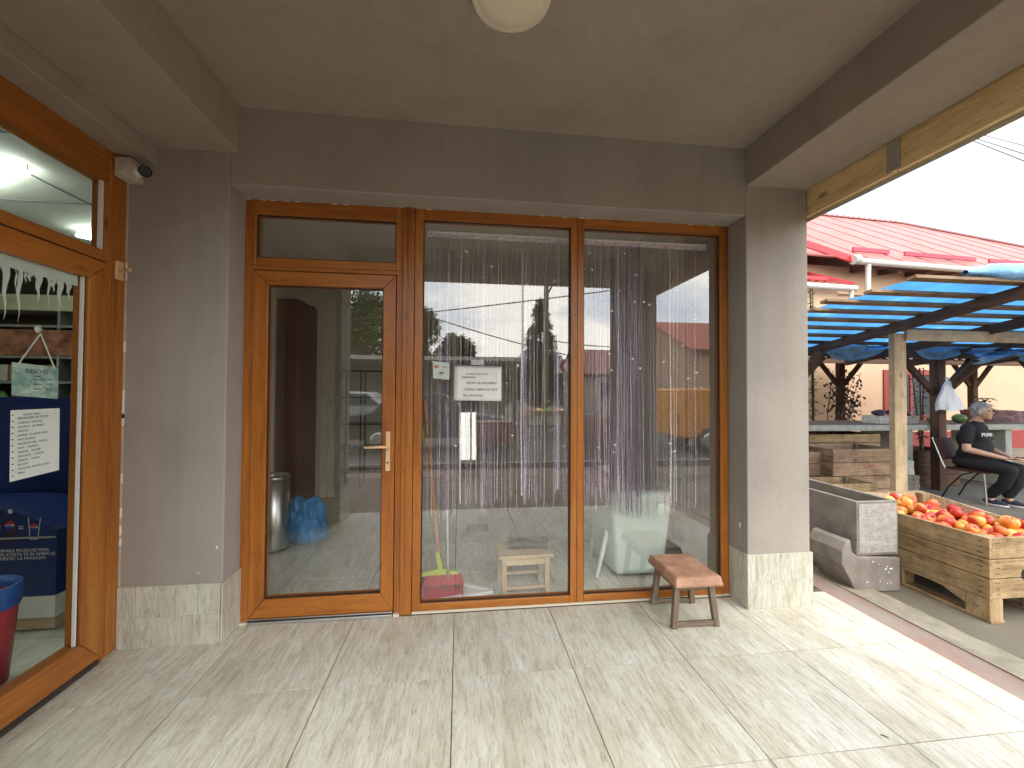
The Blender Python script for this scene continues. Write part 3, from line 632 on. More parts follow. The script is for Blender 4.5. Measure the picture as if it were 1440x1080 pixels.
c_ = [atXs(13.5, 678), atXs(83, 661), atXs(84, 574), atXs(15, 577)]
t = thing('price_list', 'white handwritten product list in a punched plastic sleeve in the left shop door', 'notice', c_[0])
b = MB(); b.prism(c_, (-.001, 0, 0)); b.build('sheet', M['paper'], t)
b = MB()
lines = ('ROYAL FAMILY', 'PRODUSE DE POST:', 'CARNATI   POSTNICI', 'ZACUSCA   DE VINETE', 'MUSTAR', 'HUMUS   CU ARDEI COPT', 'PATE VEGETAL', 'SALAM DE SOIA   FASOLE', 'ROSII    CIUPERCI', 'MASLINE    LEGUME', 'DULCEATA   COMPOT', 'CEREALE    HALVA', 'BISCUITI', 'CASCAVAL VEGETAL, NUCI', 'MIERE')
for i, s_ in enumerate(lines):
    y = 584.5+i*5.9; wrX(b, s_, 33 if i in (0, ) else 25, y+ .0, .0155 if i == 1 else .0112, 0, tilt=.03)
b.build('lettering', M['greyink'], t)
b = MB()
for i in range(11):
    q = atXs(17.3, 584+i*8.6); b.sphere(q+V((.001, 0, 0)), .0028, 6, 4)
b.build('punch_holes', M['ink'], t)
# frosted icicle film across the top of the left door pane
b = MB(); zt = gzz1; rnd = random.Random(5)
y = 1.86
b.box(XG+.0015, XG+.0025, 1.37, gy1-.02, zt-.05, zt-.001)
while y < gy1-.05:
    wd = .012+rnd.random()*.024; ln = rnd.choice((.05, .08, .06, .15, .22, .04, .12)); n = 6
    Ls = [(y+wd*.5*(1-(i/n)**.7)*(1+.3*rnd.random())+.004*math.sin(i*1.7), zt-.049-ln*i/n) for i in range(n+1)]; Rs = [(y-wd*.5*(1-(i/n)**.7)*(1+.3*rnd.random())+.004*math.sin(i*1.7), zt-.049-ln*i/n) for i in range(n)]
    pts = [V((XG+.0016, a, c)) for a, c in Ls+Rs[::-1]]
    b.prism(pts, (.0008, 0, 0)); y += wd*(.9+.5*rnd.random())
tag(b.build('icicle_film', M['frost']), 'white frosted icicle stickers along the top of the left shop door glass', 'sticker')
# ------------------------------------------------------------------ the empty room behind the shop window
M['roomwall'] = mat('room_wall', (.72, .70, .62), .85, .05, 1, .1, 90)
M['roomtile'] = tilemat('room_wall_tile', 'Z', 1.1)
M['darkred'] = mat('dark_red_lacquer', (.085, .018, .010), .35, .12, 2, 0)
M['darkpanel'] = mat('dark_panel', (.05, .042, .035), .6, .1)
b = MB(); b.box(-1.811, 2.049, 2.951, 6.995, 2.72, 2.78); struct(b.build('room_ceiling', mat('room_ceiling_paint', (.65, .62, .56), .9, .04)))
b = MB(); b.box(-1.811, -1.800, 2.96, 6.99, 0, 2.72); b.box(2.036, 2.049, 3.30, 6.99, 0, 2.72)
b.box(-1.79, ow[0].x-.01, 6.97, 6.99, 0, 2.72); b.box(ow[1].x+.01, 2.03, 6.97, 6.99, 0, 2.72)
struct(b.build('room_wall_lining', M['roomwall']))
b = MB(); ids = []
for k in range(6):
    y0 = 3.31+k*.61; b.box(2.028, 2.0355, y0, y0+.606, 0, .60); ids += [random.random()]*6; b.box(2.028, 2.0355, y0, y0+.606, .603, 1.2); ids += [random.random()]*6
o = b.build('room_wall_tiles', M['roomtile']); set_ids(o, lambda p: ids[p.index]); struct(o)
t = thing('rear_window', 'small bright frosted window in the rear wall of the empty room', 'window', ((ow[0].x+ow[1].x)/2, 7.05, ow[1].z))
mt = bpy.data.materials.new('frosted_glass'); mt.use_nodes = True; nt = mt.node_tree; nt.nodes.clear()
o_ = N(nt, 'ShaderNodeOutputMaterial'); tl = N(nt, 'ShaderNodeBsdfTranslucent'); tl.inputs[0].default_value = (.92, .98, .90, 1); L(nt, tl.outputs[0], o_.inputs[0])
b = MB(); b.add([(ow[0].x, 7.195, ow[1].z), (ow[1].x, 7.195, ow[1].z), (ow[1].x, 7.195, ow[0].z), (ow[0].x, 7.195, ow[0].z)], [(0, 1, 2, 3)]); b.build('pane', mt, t)
b = MB()
for a, c, d, e in ((ow[0].x, ow[0].x+.015, ow[1].z, ow[0].z), (ow[1].x-.015, ow[1].x, ow[1].z, ow[0].z)): b.box(a, c, 7.12, 7.155, d, e)
b.build('frame', M['white'], t)
# tiled column by the left wall
a, c = atY(441, 600, 5.8), atY(470, 600, 5.8); zt = atY(450, 536, 5.8).z
t = thing('room_column', 'grey interior column with beige tiles on its lower half, seen through the door pane', 'column', ((a.x+c.x)/2, 5.9, 0))
b = MB(); b.box(a.x, c.x, 5.8, 6.1, zt+.002, 2.72); b.build('shaft', M['roomwall'], t)
b = MB(); b.box(a.x-.008, c.x+.008, 5.792, 6.11, 0, zt/2-.002); b.box(a.x-.008, c.x+.008, 5.792, 6.11, zt/2, zt); o = b.build('tile_cladding', M['roomtile'], t, bevel=.002); set_ids(o, lambda p: .3)
# brown glazed partition with a dark red cabinet beside it
a, c = atY(431, 500, 5.0), atY(440, 500, 5.0)
t = thing('partition_frame', 'narrow brown upright of an inner partition left of the tiled column', 'partition', (a.x, 5.0, 0))
b = MB(); b.box(a.x, c.x, 5.0, 5.07, 0, 2.35); b.box(-1.795, a.x-.001, 5.0, 5.07, 2.27, 2.35); b.build('frame', M['darkZ'], t, bevel=.004)
t = thing('red_cabinet', 'tall dark red cabinet standing at the left wall of the empty room', 'cabinet', (-1.65, 4.55, 0))
a, c = atY(376, 545, 4.4), atY(419, 545, 4.4)
b = MB(); b.box(-1.797, c.x, 4.4, 4.95, .06, 2.3); b.build('body', M['darkred'], t, bevel=.006)
b = MB(); b.box(-1.78, c.x-.02, 4.42, 4.94, 0, .059); b.build('plinth', M['darkpanel'], t)
for k in range(3): b = MB(); b.box(-1.78, c.x-.01, 4.385, 4.399, .12+k*.55, .62+k*.55); b.build('drawer_front', M['darkred'], t, bevel=.004)
# black metal rack
a, c = atY(469, 560, 6.3), atY(545, 560, 6.3); zt = atY(480, 520, 6.3).z
t = thing('metal_rack', 'black metal shelf rack at the back of the empty room, seen through the door pane', 'shelf', ((a.x+c.x)/2, 6.4, 0))
for x in (a.x, c.x, (a.x+c.x)/2, a.x+.10):
    for y in (6.3, 6.6): b = MB(); b.box(x-.008, x+.008, y-.008, y+.008, 0, zt); b.build('post', M['black'], t)
for y_ in (521, 559, 597, 630, 665):
    z = atY(480, y_, 6.3).z; b = MB()
    for y in (6.3, 6.6): b.box(a.x, c.x, y-.006, y+.006, z-.007, z+.007)
    for i in range(9): x = a.x+(c.x-a.x)*i/8; b.box(x-.004, x+.004, 6.306, 6.594, z-.004, z+.004)
    b.build('shelf', M['black'], t)
# steel bin
p = atZ(386, 776); p = V((atY(384, 700, 3.95).x, 3.95, 0)); zt = atY(388, 668, 3.95).z
t = thing('waste_bin', 'tall brushed steel pedal bin inside the glass door', 'bin', p)
b = MB(); b.lathe([(.001, .012), (.128, .012), (.13, .02), (.13, zt-.03), (.126, zt-.028)], p, seg=40); b.build('body', M['steel'], t)
b = MB(); b.lathe([(.134, 0), (.134, .018), (.131, .022)], p, seg=40); b.build('base_ring', M['black'], t)
b = MB(); b.lathe([(.131, zt-.028), (.134, zt-.02), (.13, zt), (.118, zt+.004), (.112, zt-.012), (.105, zt-.03)], p, seg=40); b.build('rim', M['steel'], t)
# blue bin bag
blue = mat('blue_bag_film', (.02, .22, .60), .28, .25, 9, .6, 30, bd=.006, col2=(.06, .38, .80))
p = atZ(427, 752); p = V((-1.36, 4.12, 0))
b = MB(); rn = random.Random(3)
def bag(u, v):
    th = 2*PI*u; ph = PI*v
    h = .36*(1-math.cos(ph))/2; r = .205*math.sin(ph)**.55*(1-.35*v) if v < .999 else .0
    w1 = 1+.20*mnoise.noise(V((math.cos(th)*1.8, math.sin(th)*1.8, v*3)))+.13*mnoise.noise(V((math.cos(th)*4, math.sin(th)*4, v*6+4)))+.02*mnoise.noise(V((math.cos(th)*14, math.sin(th)*14, v*18)))
    return V((p.x+r*w1*math.cos(th)-.06*v, p.y+r*w1*math.sin(th), max(.002, h*w1)))
b.grid(bag, 72, 40)
tag(b.build('bin_bag', blue), 'crumpled blue plastic bag lying on the floor beside the steel bin', 'bag')
# broom, dustpan, white frame
t = thing('broom', 'broom with a wooden handle and lime green head leaning inside the window', 'broom', atZ(618, 818))
hb = V((-.13, 3.02, .02)); ht = atY(597, 562, 2.90)
b = MB(); b.tube([hb+V((0, 0, .14)), ht], .0125, 12); b.build('handle', mat('broom_stick', (.42, .17, .06), .45, .15, 5, 0), t)
b = MB(); b.tube([hb+V((0, 0, .105)), hb+V((0, 0, .145)), hb+(ht-hb)*.19], [.02, .024, .015], 14)
b.prism([hb+V((-.135, -.02, .080)), hb+V((.135, -.02, .080)), hb+V((.125, -.02, .102)), hb+V((.03, -.02, .125)), hb+V((-.03, -.02, .125)), hb+V((-.125, -.02, .102))], (0, .04, 0)); b.build('head', mat('lime_plastic', (.42, .55, .05), .4, .06, bs=0), t, bevel=.004)
b = MB(); rn = random.Random(9)
for i in range(150):
    x = -.125+.25*rn.random(); y = -.016+.032*rn.random(); b.tube([hb+V((x, y, .081)), hb+V((x*1.1+.01*rn.random(), y*1.4, .0))], .0022, 4, cap=False)
b.build('bristles', mat('dark_bristle', (.035, .03, .05), .7, bs=0), t)
t = thing('dustpan', 'red dustpan with a long grey handle behind the middle window', 'dustpan', atZ(622, 836))
red = mat('red_plastic', (.50, .03, .05), .35, .08, bs=0)
c0 = V((-.10, 2.90, 0)); b = MB(); O = lambda x, y, z: V((c0.x+x, c0.y+y, z))
b.prism([O(-.13, -.055, .004), O(.13, -.055, .004), O(.115, .10, .02), O(-.115, .10, .02)], (0, 0, .005))
b.prism([O(-.13, -.055, .01), O(-.115, .10, .02), O(-.12, .11, .10), O(-.135, .0, .085)], (-.005, 0, 0)); b.prism([O(.13, -.055, .01), O(.115, .10, .02), O(.12, .11, .10), O(.135, .0, .085)][::-1], (.005, 0, 0))
b.prism([O(-.118, .10, .018), O(.118, .10, .018), O(.123, .112, .105), O(-.123, .112, .105)], (0, .005, 0)); b.prism([O(-.134, 0, .083), O(.134, 0, .083), O(.124, .112, .106), O(-.124, .112, .106)], (0, 0, .005))
b.build('pan', red, t, bevel=.003)
b = MB(); b.tube([O(.03, .05, .10), atY(628, 620, 2.93), atY(627, 566, 2.93)], [.010, .010, .011], 10); b.build('handle', M['alu'], t)
t = thing('white_floor_frame', 'pale bent strip frame lying on the floor right of the dustpan', 'frame', atZ(690, 829))
b = MB(); pa, pb, pc_ = V((-.05, 3.10, .012)), V((.235, 2.94, .012)), V((-.215, 2.815, .012))
b.bar(pa, pb, .028, .022); b.build('long_strip', M['white'], t, bevel=.003); b = MB(); b.bar(pb+V((0, -.017, 0)), pc_, .028, .022); b.build('short_strip', M['white'], t, bevel=.003)
# small lime tag on the pane
a = atY(592, 606, YG+.01); b = MB(); b.box(a.x-.005, a.x+.016, YG+.002, YG+.006, a.z-.055, a.z+.01); tag(b.build('lime_tag', mat('lime_tag', (.5, .8, .03), .5, bs=0)), 'small lime green tag stuck low on the middle pane beside the broom handle', 'tag')
# pine stool with a folded black bag
s2 = thing('pine_stool', 'plain unpainted pine stool inside the middle window', 'stool', (0, 0, 0))
LX2, LY2, H2 = .30, .24, .255
for sx in (-1, 1):
    for sy_ in (-1, 1): b = MB(); b.box(sx*LX2/2-.017, sx*LX2/2+.017, sy_*LY2/2-.015, sy_*LY2/2+.015, 0, H2); b.build('leg', M['pineZ'], s2, bevel=.002)
for sy_ in (-1, 1): b = MB(); b.box(-LX2/2+.018, LX2/2-.018, sy_*LY2/2-.009, sy_*LY2/2+.009, H2-.05, H2-.001); b.build('apron', M['pineIn'], s2); b = MB(); b.box(-LX2/2+.018, LX2/2-.018, sy_*LY2/2-.008, sy_*LY2/2+.008, .04, .062); b.build('stretcher', M['pineIn'], s2)
for k in range(3): b = MB(); y = -.15+k*.10; b.box(-.19, .19, y+.001, y+.099, H2, H2+.022); b.build('seat_board', M['pineIn'], s2, bevel=.002)
s2.location = (.455, 3.00, 0); s2.rotation_euler.z = .03
b = MB(); z0 = H2+.024
def fold(u, v):
    x = -.10+.27*u; th = 2*PI*v; ry, rz = .055+.01*math.sin(u*9), .026+.006*math.sin(u*5+1)+.01*u
    return V((.455+x+.01*math.sin(th*3+u*8), 3.0+ry*math.cos(th)-.02*u, z0+rz+rz*math.sin(th)*(1+.25*mnoise.noise(V((u*6, th, 0))))+.0))
b.grid(fold, 30, 28); tag(b.build('folded_bag', mat('black_nylon', (.025, .026, .03), .45, .3, 20, .6, 40, bd=.004)), 'folded black nylon bag lying on the pine stool', 'bag')
# white tub chair seen from behind
wp = mat('pale_green_white_plastic', (.50, .60, .54), .35, .08, 4, .1, 20); cxx, cyy = 1.36, 3.22
t = thing('tub_chair', 'pale greenish white plastic chair standing with its wide back to the right window', 'chair', (cxx, cyy, 0))
def shell(u, v):
    a = (u-.5)*2; z = .03+.60*v; wdt = .22+.075*v; s_ = math.copysign(abs(a)**.9, a)
    bulge = (1-abs(a)**4); dep = .10*bulge
    x = cxx+wdt*math.sin(s_*1.45)/math.sin(1.45); y = cyy-.07-dep+.30*max(0, abs(a)-.62)/.38 - .04*v
    if v > .93: y += .05*((v-.93)/.07)**2
    return V((x, y, z+.02*(1-a*a)*v))
b = MB(); b.grid(shell, 40, 26); b.build('back_shell', wp, t, solid=.008)
b = MB(); b.grid(lambda u, v: V((cxx-.2+.4*u, cyy-.1+.42*v, .40-.03*math.sin(PI*u)*math.sin(PI*v))), 12, 12); b.build('seat', wp, t, solid=.012)
for sx in (-1, 1):
    b = MB(); b.tube([(cxx+sx*.20, cyy+.24, .39), (cxx+sx*.235, cyy+.30, 0)], [.022, .016], 10); b.build('leg', wp, t)
b = MB(); b.tube([(cxx-.215, cyy-.06, .34), (cxx-.34, cyy-.16, 0.01)], [.022, .016], 10); b.build('leg', wp, t)
# floor drain cover
p = atZ(671, 743); b = MB(); b.box(p.x-.11, p.x+.11, p.y-.11, p.y+.11, -.002, .0015); 
for k in range(6): b.box(p.x-.08, p.x+.08, p.y-.075+k*.027, p.y-.065+k*.027, .0018, .003, 1)
struct(b.build('floor_drain', [M['conc'], M['greyink']]))
# ------------------------------------------------------------------ string curtains
strand_m = []
def strandmat(name, c1, c2, rough=.35):
    mt, nt, b = _new(name); b.inputs['Roughness'].default_value = rough; co = coords(nt); n = N(nt, 'ShaderNodeTexNoise', i_Scale=150, i_Detail=2); L(nt, co, n.inputs['Vector'])
    L(nt, ramp(nt, n.outputs[0], [(.40, c1), (.56, c2)]), b.inputs['Base Color']); b.inputs['Metallic'].default_value = .25; return mt
sm1 = strandmat('lilac_tinsel', (.38, .31, .45), (.90, .87, .93)); sm2 = strandmat('purple_tinsel', (.14, .09, .18), (.48, .41, .55)); sm3 = strandmat('pearl', (.75, .66, .66), (.85, .78, .78))
sm4 = strandmat('deep_purple_tinsel', (.05, .03, .07), (.28, .21, .34))
YC = 2.865
def curtain(label, x0, x1, n, seed, dens):
    rn = random.Random(seed)
    t = thing('string_curtain', label, 'curtain', ((x0+x1)/2, YC, .5), 'lilac string curtains inside the shop window')
    b = MB(); b.tube([(x0, YC, 2.462), (x1, YC, 2.462)], .009, 10); b.build('rod', M['white'], t)
    b = MB(); b.box(x0, x1, YC-.004, YC+.004, 2.425, 2.456); b.build('header_tape', sm1, t)
    for i in range(n):
        u = (i+.5+rn.uniform(-.35, .35))/n; u = dens(u); x = x0+(x1-x0)*u
        thick = rn.random(); r = .0014 if thick < .55 else (.0022 if thick < .86 else .0048)
        zb = .61+.05*math.sin(x*3.1)+rn.uniform(-.05, .05)+(.04 if thick > .88 else 0); y = YC+rn.uniform(-.006, .006); ph = rn.random()*9; pull = 0
        k = 16; drift = rn.uniform(-.012, .012); pts = []
        for j in range(k+1):
            v = j/k; z = 2.43+(zb-2.43)*v
            pts.append((x+drift*v+.004*math.sin(v*7+ph)+.0015*math.sin(v*31+ph), y+.006*math.sin(v*5+ph), z))
        b = MB(); b.tube(pts, [r*(.7+.6*v_/k) for v_ in range(k+1)], 4 if r < .002 else 6, cap=False)
        if r > .003:                                        # a twisted rope of tinsel
            for q in (0, 2.1, 4.2):
                b.tube([(pts[0][0]+drift*v+.003*math.sin(v*7+ph)+.004*math.cos(v*90+q), y+.004*math.sin(v*90+q), 2.43+(zb-2.43)*v) for v in [j/90*.999 for j in range(45, 91)]], .0016, 4, cap=False)
        else:                                               # frayed end
            e = pts[-1]; b.tube([e, (e[0]+rn.uniform(-.012, .012), e[1], e[2]-.035)], [r, r*.6], 4, cap=False)
        if rn.random() < .24:
            z = rn.uniform(.95, 2.38); b.sphere((x+drift*(2.43-z)/1.8, y, z), (.012, .011, .0095), 10, 6, m=1)
        b.build('strand', [(sm4 if 1.05 < x < 1.33 and rn.random() < .6 else sm2) if rn.random() < (.35 if x < .8 else .65) else sm1, sm3], t)
curtain('left string curtain of lilac strands behind the middle window', -.22, .765, 66, 4, lambda u: u+.03*math.sin(u*23)+.012*math.sin(u*61))
curtain('right string curtain of lilac strands with thick tinsel ropes beside the pillar', .80, 1.78, 96, 11, lambda u: u*.62/.30*.48 if u < .30 else (.30+(u-.30)*.45 if u < .75 else .5025+(u-.75)*1.9))
# ------------------------------------------------------------------ left hand shop, lit inside
XI = -1.88
b = MB(); b.box(-6.59, -1.96, -.44, 6.98, 2.74, 2.79, 0)
for k in range(8): b.box(-6.59, -1.96, -.2+k*.9, -.185+k*.9, 2.737, 2.7395, 1)
for k in range(6): b.box(-6.3+k*.9, -6.288+k*.9, -.44, 6.98, 2.7365, 2.739, 1)
struct(b.build('side_shop_ceiling', [mat('shop_ceiling', (.46, .45, .38), .8, .04), M['greyink']]))
b = MB(); b.box(-6.59, -2.001, 6.96, 6.985, 0, 2.735); b.box(-6.595, -6.56, -.44, 6.95, 0, 2.735); struct(b.build('side_shop_lining', mat('shop_wall', (.50, .47, .38), .8, .05)))
led = emit('led_tube', (.88, 1, .95), 8)
def ledlamp(cx_, cy_, rot, label, R0=.42):
    t = thing('led_lamp', label, 'lamp', (cx_, cy_, 2.69), 'lit LED tube lamps on the left shop ceiling')
    k = 3
    for i in range(k):
        a, c = rot+2*PI*i/k, rot+2*PI*(i+1)/k
        b = MB(); b.tube([(cx_+R0*math.cos(a), cy_+R0*math.sin(a), 2.69), (cx_+R0*math.cos(c), cy_+R0*math.sin(c), 2.69)], .014, 8); b.build('tube', led, t)
        b = MB(); b.tube([(cx_+R0*math.cos(a), cy_+R0*math.sin(a), 2.70), (cx_+R0*math.cos(a), cy_+R0*math.sin(a), 2.739)], .006, 6); b.build('mount', M['white'], t)
p = atZ(38, 243, 2.69); R0 = .42; ledlamp(p.x-.42, p.y-.02, .05, 'nearer lit triangular LED tube lamp seen through the upper pane of the left shop')
p = atZ(112, 322, 2.69); ledlamp(p.x+.25, p.y+.30, PI+.35, 'farther lit triangular LED tube lamp low in the upper pane of the left shop')
ledlamp(-4.2, 1.5, .8, 'lit LED lamp deep inside the left shop'); ledlamp(-3.4, 3.0, .2, 'lit LED lamp above the aisle of the left shop')
# shelf unit facing us with goods
SY = 4.9; x0, x1 = -5.9, -2.35
t = thing('grocery_shelf', 'tall brown grocery shelf filled with packets behind the left shop door', 'shelf', ((x0+x1)/2, SY, 0))
b = MB(); b.box(x0, x1, SY+.35, SY+.37, 0, 2.2); b.build('back_panel', mat('shelf_back', (.12, .07, .05), .7), t)
zs = [atY(60, y_, SY).z for y_ in (622, 575, 545, 512, 482, 449)]
zs = [.12, .5, .85, 1.17, 1.46, 1.72, 2.04]
for z in zs: b = MB(); b.box(x0, x1, SY, SY+.349, z-.012, z+.012); b.build('shelf_board', M['alu'], t)
for k in range(5): x = x0+(x1-x0)*k/4; b = MB(); b.box(x-.012, x+.012, SY+.001, SY+.34, 0, 2.19); b.build('upright', M['alu'], t)
b = MB(); b.box(x0, x1, SY-.02, SY+.36, 2.2, 2.36); b.build('canopy', mat('cream_canopy', (.48, .44, .30), .7), t)
b = MB(); b.box(x0, x1, SY-.012, SY-.004, 1.74, 2.0); b.build('picture_band', mat('picture_band', (.22, .05, .03), .5, .5, 7, 0, col2=(.50, .22, .12)), t)
cols = [(.30, .05, .04), (.45, .35, .2), (.06, .12, .28), (.55, .5, .42), (.10, .22, .06), (.5, .2, .05), (.2, .18, .16)]
pm = [mat('packet_colour', c, .4, .3, 20, 0, rand=.3) for c in cols]
protos = []
for i, mt in enumerate(pm):
    b = MB()
    if i % 2: b.box(-.045, .045, -.03, .03, 0, .17)
    else: b.lathe([(.001, 0), (.036, 0), (.038, .01), (.038, .13), (.03, .155), (.014, .165), (.014, .185), (.001, .186)], seg=14)
    protos.append(b)
rn = random.Random(21); made = {}
nm = {0: 'jar', 1: 'packet'}
for z in zs[:-1]:
    x = -4.9
    while x < x1-.08:
        if rn.random() < .9 and min(abs(x-(x0+(x1-x0)*k/4)) for k in range(5)) > .07:
            i = rn.randrange(len(protos))
            if i not in made:
                o = protos[i].build(nm[i % 2], pm[i], None, bevel=.006 if i % 2 else 0); made[i] = o; 
                tag(o, 'small %s of groceries on the brown shelf of the left shop' % ('packet' if i % 2 else 'jar'), 'packet' if i % 2 else 'jar', 'groceries on the left shop shelf')
            else: o = made[i].copy(); COL.objects.link(o)
            o.location = (x, SY+.06+rn.random()*.03, z+.0125); o.rotation_euler.z = rn.uniform(-.3, .3)
        x += .10+rn.random()*.02
# blue drinks display on its pallet foot
def P2(px, py): return V((atX(px, py, -2.15).x, 0, 0))
q = atZ(78, 886, 0); Xd = q.x; Yd = q.y
def aD(px, py): return atY(px, py, Yd)
xR = aD(79, 800).x
navy = mat('navy_card', (.010, .022, .10), .35, .25, 2, 0, col2=(.012, .035, .18))
t = thing('drinks_display', 'navy blue cardboard drinks display with an arched top standing behind the left shop door', 'display', (xR-.35, Yd+.2, 0))
z1_, z2_, z3_ = aD(60, 868).z, aD(60, 838).z, aD(60, 712).z
b = MB(); b.box(xR-.75, xR, Yd, Yd+.02, 0.012, z1_); b.box(xR-.75, xR, Yd+.38, Yd+.40, .012, z1_); b.box(xR-.75, xR-.70, Yd+.021, Yd+.379, .012, z1_); b.box(xR-.04, xR, Yd+.021, Yd+.379, .012, z1_); b.build('pallet_foot', M['pineIn'], t)
b = MB(); b.box(xR-.75, xR+.002, Yd-.004, Yd+.40, z1_+.001, z2_); b.build('white_tray', M['white'], t)
arc = [(xR-.75, z2_+.002), (xR, z2_+.002), (xR, aD(78, 745).z)]+[(xR-.75*s_*.5, aD(78, 745).z+(z3_-aD(78, 745).z)*math.sin(s_*PI/2)) for s_ in (.15, .3, .45, .6, .8, 1)]+[(xR-.75, z3_)]
b = MB(); b.prism([V((x, Yd, z)) for x, z in arc], (0, .38, 0)); b.build('body', navy, t)
b = MB(); b.box(xR-.78, xR-.10, Yd+.40, Yd+.42, z2_, aD(60, 560).z); b.build('back_card', navy, t)
b = MB(); zz = aD(30, 752).z; b.box(xR-.75, xR-.002, Yd-.012, Yd-.002, zz-.02, zz-.012); b.build('shelf_line', M['alu'], t)
# bottle and glass printed on the card
b = MB(); yb_ = Yd-.0045
def disc(b, px, py, r, y, m, m2, m3):
    q = aD(px, py); n = 20
    up = [V((q.x+r*math.cos(a), y, q.z+r*math.sin(a))) for a in [PI*.06+PI*.88*i/n for i in range(n+1)]]
    dn = [V((q.x+r*math.cos(a), y, q.z+r*math.sin(a))) for a in [PI*1.06+PI*.88*i/n for i in range(n+1)]]
    b.prism(up, (0, .001, 0), m); b.prism(dn, (0, .001, 0), m3)
    b.prism([V((q.x+r*math.cos(a), y+.0012, q.z+r*math.sin(a))) for a in [2*PI*i/24 for i in range(24)]], (0, .001, 0), m2)
mw, mr_, mb_, md_ = M['white'], mat('print_red', (.5, .02, .03), .5, bs=0), mat('print_blue', (.01, .05, .35), .5, bs=0), mat('print_dark', (.05, .012, .02), .4, bs=0)
def outl(b, px, py, pts, m, y): q = aD(px, py); b.prism([V((q.x+x, y, q.z+z)) for x, z in pts], (0, .0008, 0), m)
bot = [(-.022, -.075), (.022, -.075), (.026, -.05), (.022, -.02), (.027, .02), (.022, .045), (.009, .06), (-.009, .06), (-.022, .045), (-.027, .02), (-.022, -.02), (-.026, -.05)]
outl(b, 14.5, 744, [(x*.9, z*.95) for x, z in bot], 3, yb_+.003); outl(b, 14.5, 719, [(-.010, -.012), (.010, -.012), (.010, .01), (-.010, .01)], 0, yb_+.003); disc(b, 14.8, 738.5, .023, yb_-.001, 1, 0, 2)
outl(b, 48, 745, [(-.020, -.055), (.022, -.055), (.034, .07), (.030, .07), (.019, -.050), (-.017, -.050), (-.028, .07), (-.032, .07)], 0, yb_+.003); disc(b, 48, 741.5, .021, yb_-.001, 1, 0, 2)
def wD(b, txt, px, py, size, m=0): b.text(txt, size, Matrix.Translation(aD(px, py)+V((0, -.0065, 0))) @ Matrix.Rotation(PI/2, 4, 'X'), m, extrude=.0003)
wD(b, '=', 27, 746, .05); wD(b, 'x', -4, 745, .05); wD(b, 'PEPSI', 43.5, 743, .0125, 2); wD(b, 'PEPSI', 10, 740, .0125, 2)
wD(b, 'CUMPARA PRODUSE PEPSI,', -9, 777, .024); wD(b, 'RASPLATESTE-TE IN AMBALAJ', -9, 782.5, .024); wD(b, 'DOMESTIC LA MAGAZIN.', -9, 788, .024)
b.build('print', [mw, mr_, mb_, md_], t)
# red bucket with blue upper part, bottles on a low crate behind
t = thing('bucket', 'tall red bucket with a blue liner just inside the left shop door', 'bucket', (-2.22, 2.27, 0))
p = atY(-12, 900, 2.12); bx, by = -2.22, 2.27
b = MB(); b.lathe([(.001, .004), (.105, .004), (.135, .40), (.142, .41), (.138, .418), (.13, .405), (.101, .012)], (bx, by, 0), seg=36); b.build('body', red, t)
b = MB(); b.lathe([(.139, .36), (.148, .42), (.142, .46), (.136, .465), (.13, .41)], (bx, by, 0), seg=36); b.build('liner', mat('blue_liner', (.03, .10, .32), .4, .15, 12, 0), t)
t = thing('vegetable_rack', 'low wooden rack with green bottles right of the drinks display in the left shop', 'rack', (-2.5, 3.6, 0))
for z in (.12, .55, .95): b = MB(); b.box(-3.1, -2.08, 3.4, 3.9, z-.03, z); b.build('shelf', M['pineIn'], t)
for x in (-3.09, -2.1):
    for y in (3.41, 3.87): b = MB(); b.box(x-.02, x+.02, y-.02, y+.02, 0, .12-.031); b.box(x-.02, x+.02, y-.02, y+.02, .121, .519); b.box(x-.02, x+.02, y-.02, y+.02, .551, .919); b.box(x-.02, x+.02, y-.02, y+.02, .951, 1.3); b.build('post', M['pineZ'], t)
gb = [mat('green_bottle', (.03, .10, .02), .15, .2, bs=0), mat('brown_bottle', (.08, .03, .01), .15, .2, bs=0)]
first = {}
for z in (.12, .55, .95):
    for i in range(7):
        for j in range(2):
            k = (i+j) % 2
            if k not in first:
                t = thing('bottle', 'corked %s bottle on the wooden rack of the left shop' % ('green', 'brown')[k], 'bottle', (0, 0, 0), 'bottles on the left shop rack')
                b = MB(); b.lathe([(.001, 0), (.038, 0), (.04, .01), (.04, .17), (.03, .20), (.014, .23), (.013, .285), (.001, .286)], seg=16); b.build('body', gb[k], t); b = MB(); b.lathe([(.0145, .255), (.0155, .26), (.0155, .29), (.001, .291)], seg=12); b.build('cap', red, t); first[k] = t
                t.location = (-3.0+i*.14, 3.5+j*.18, z)
            else: dup(first[k], (-3.0+i*.14, 3.5+j*.18, z))
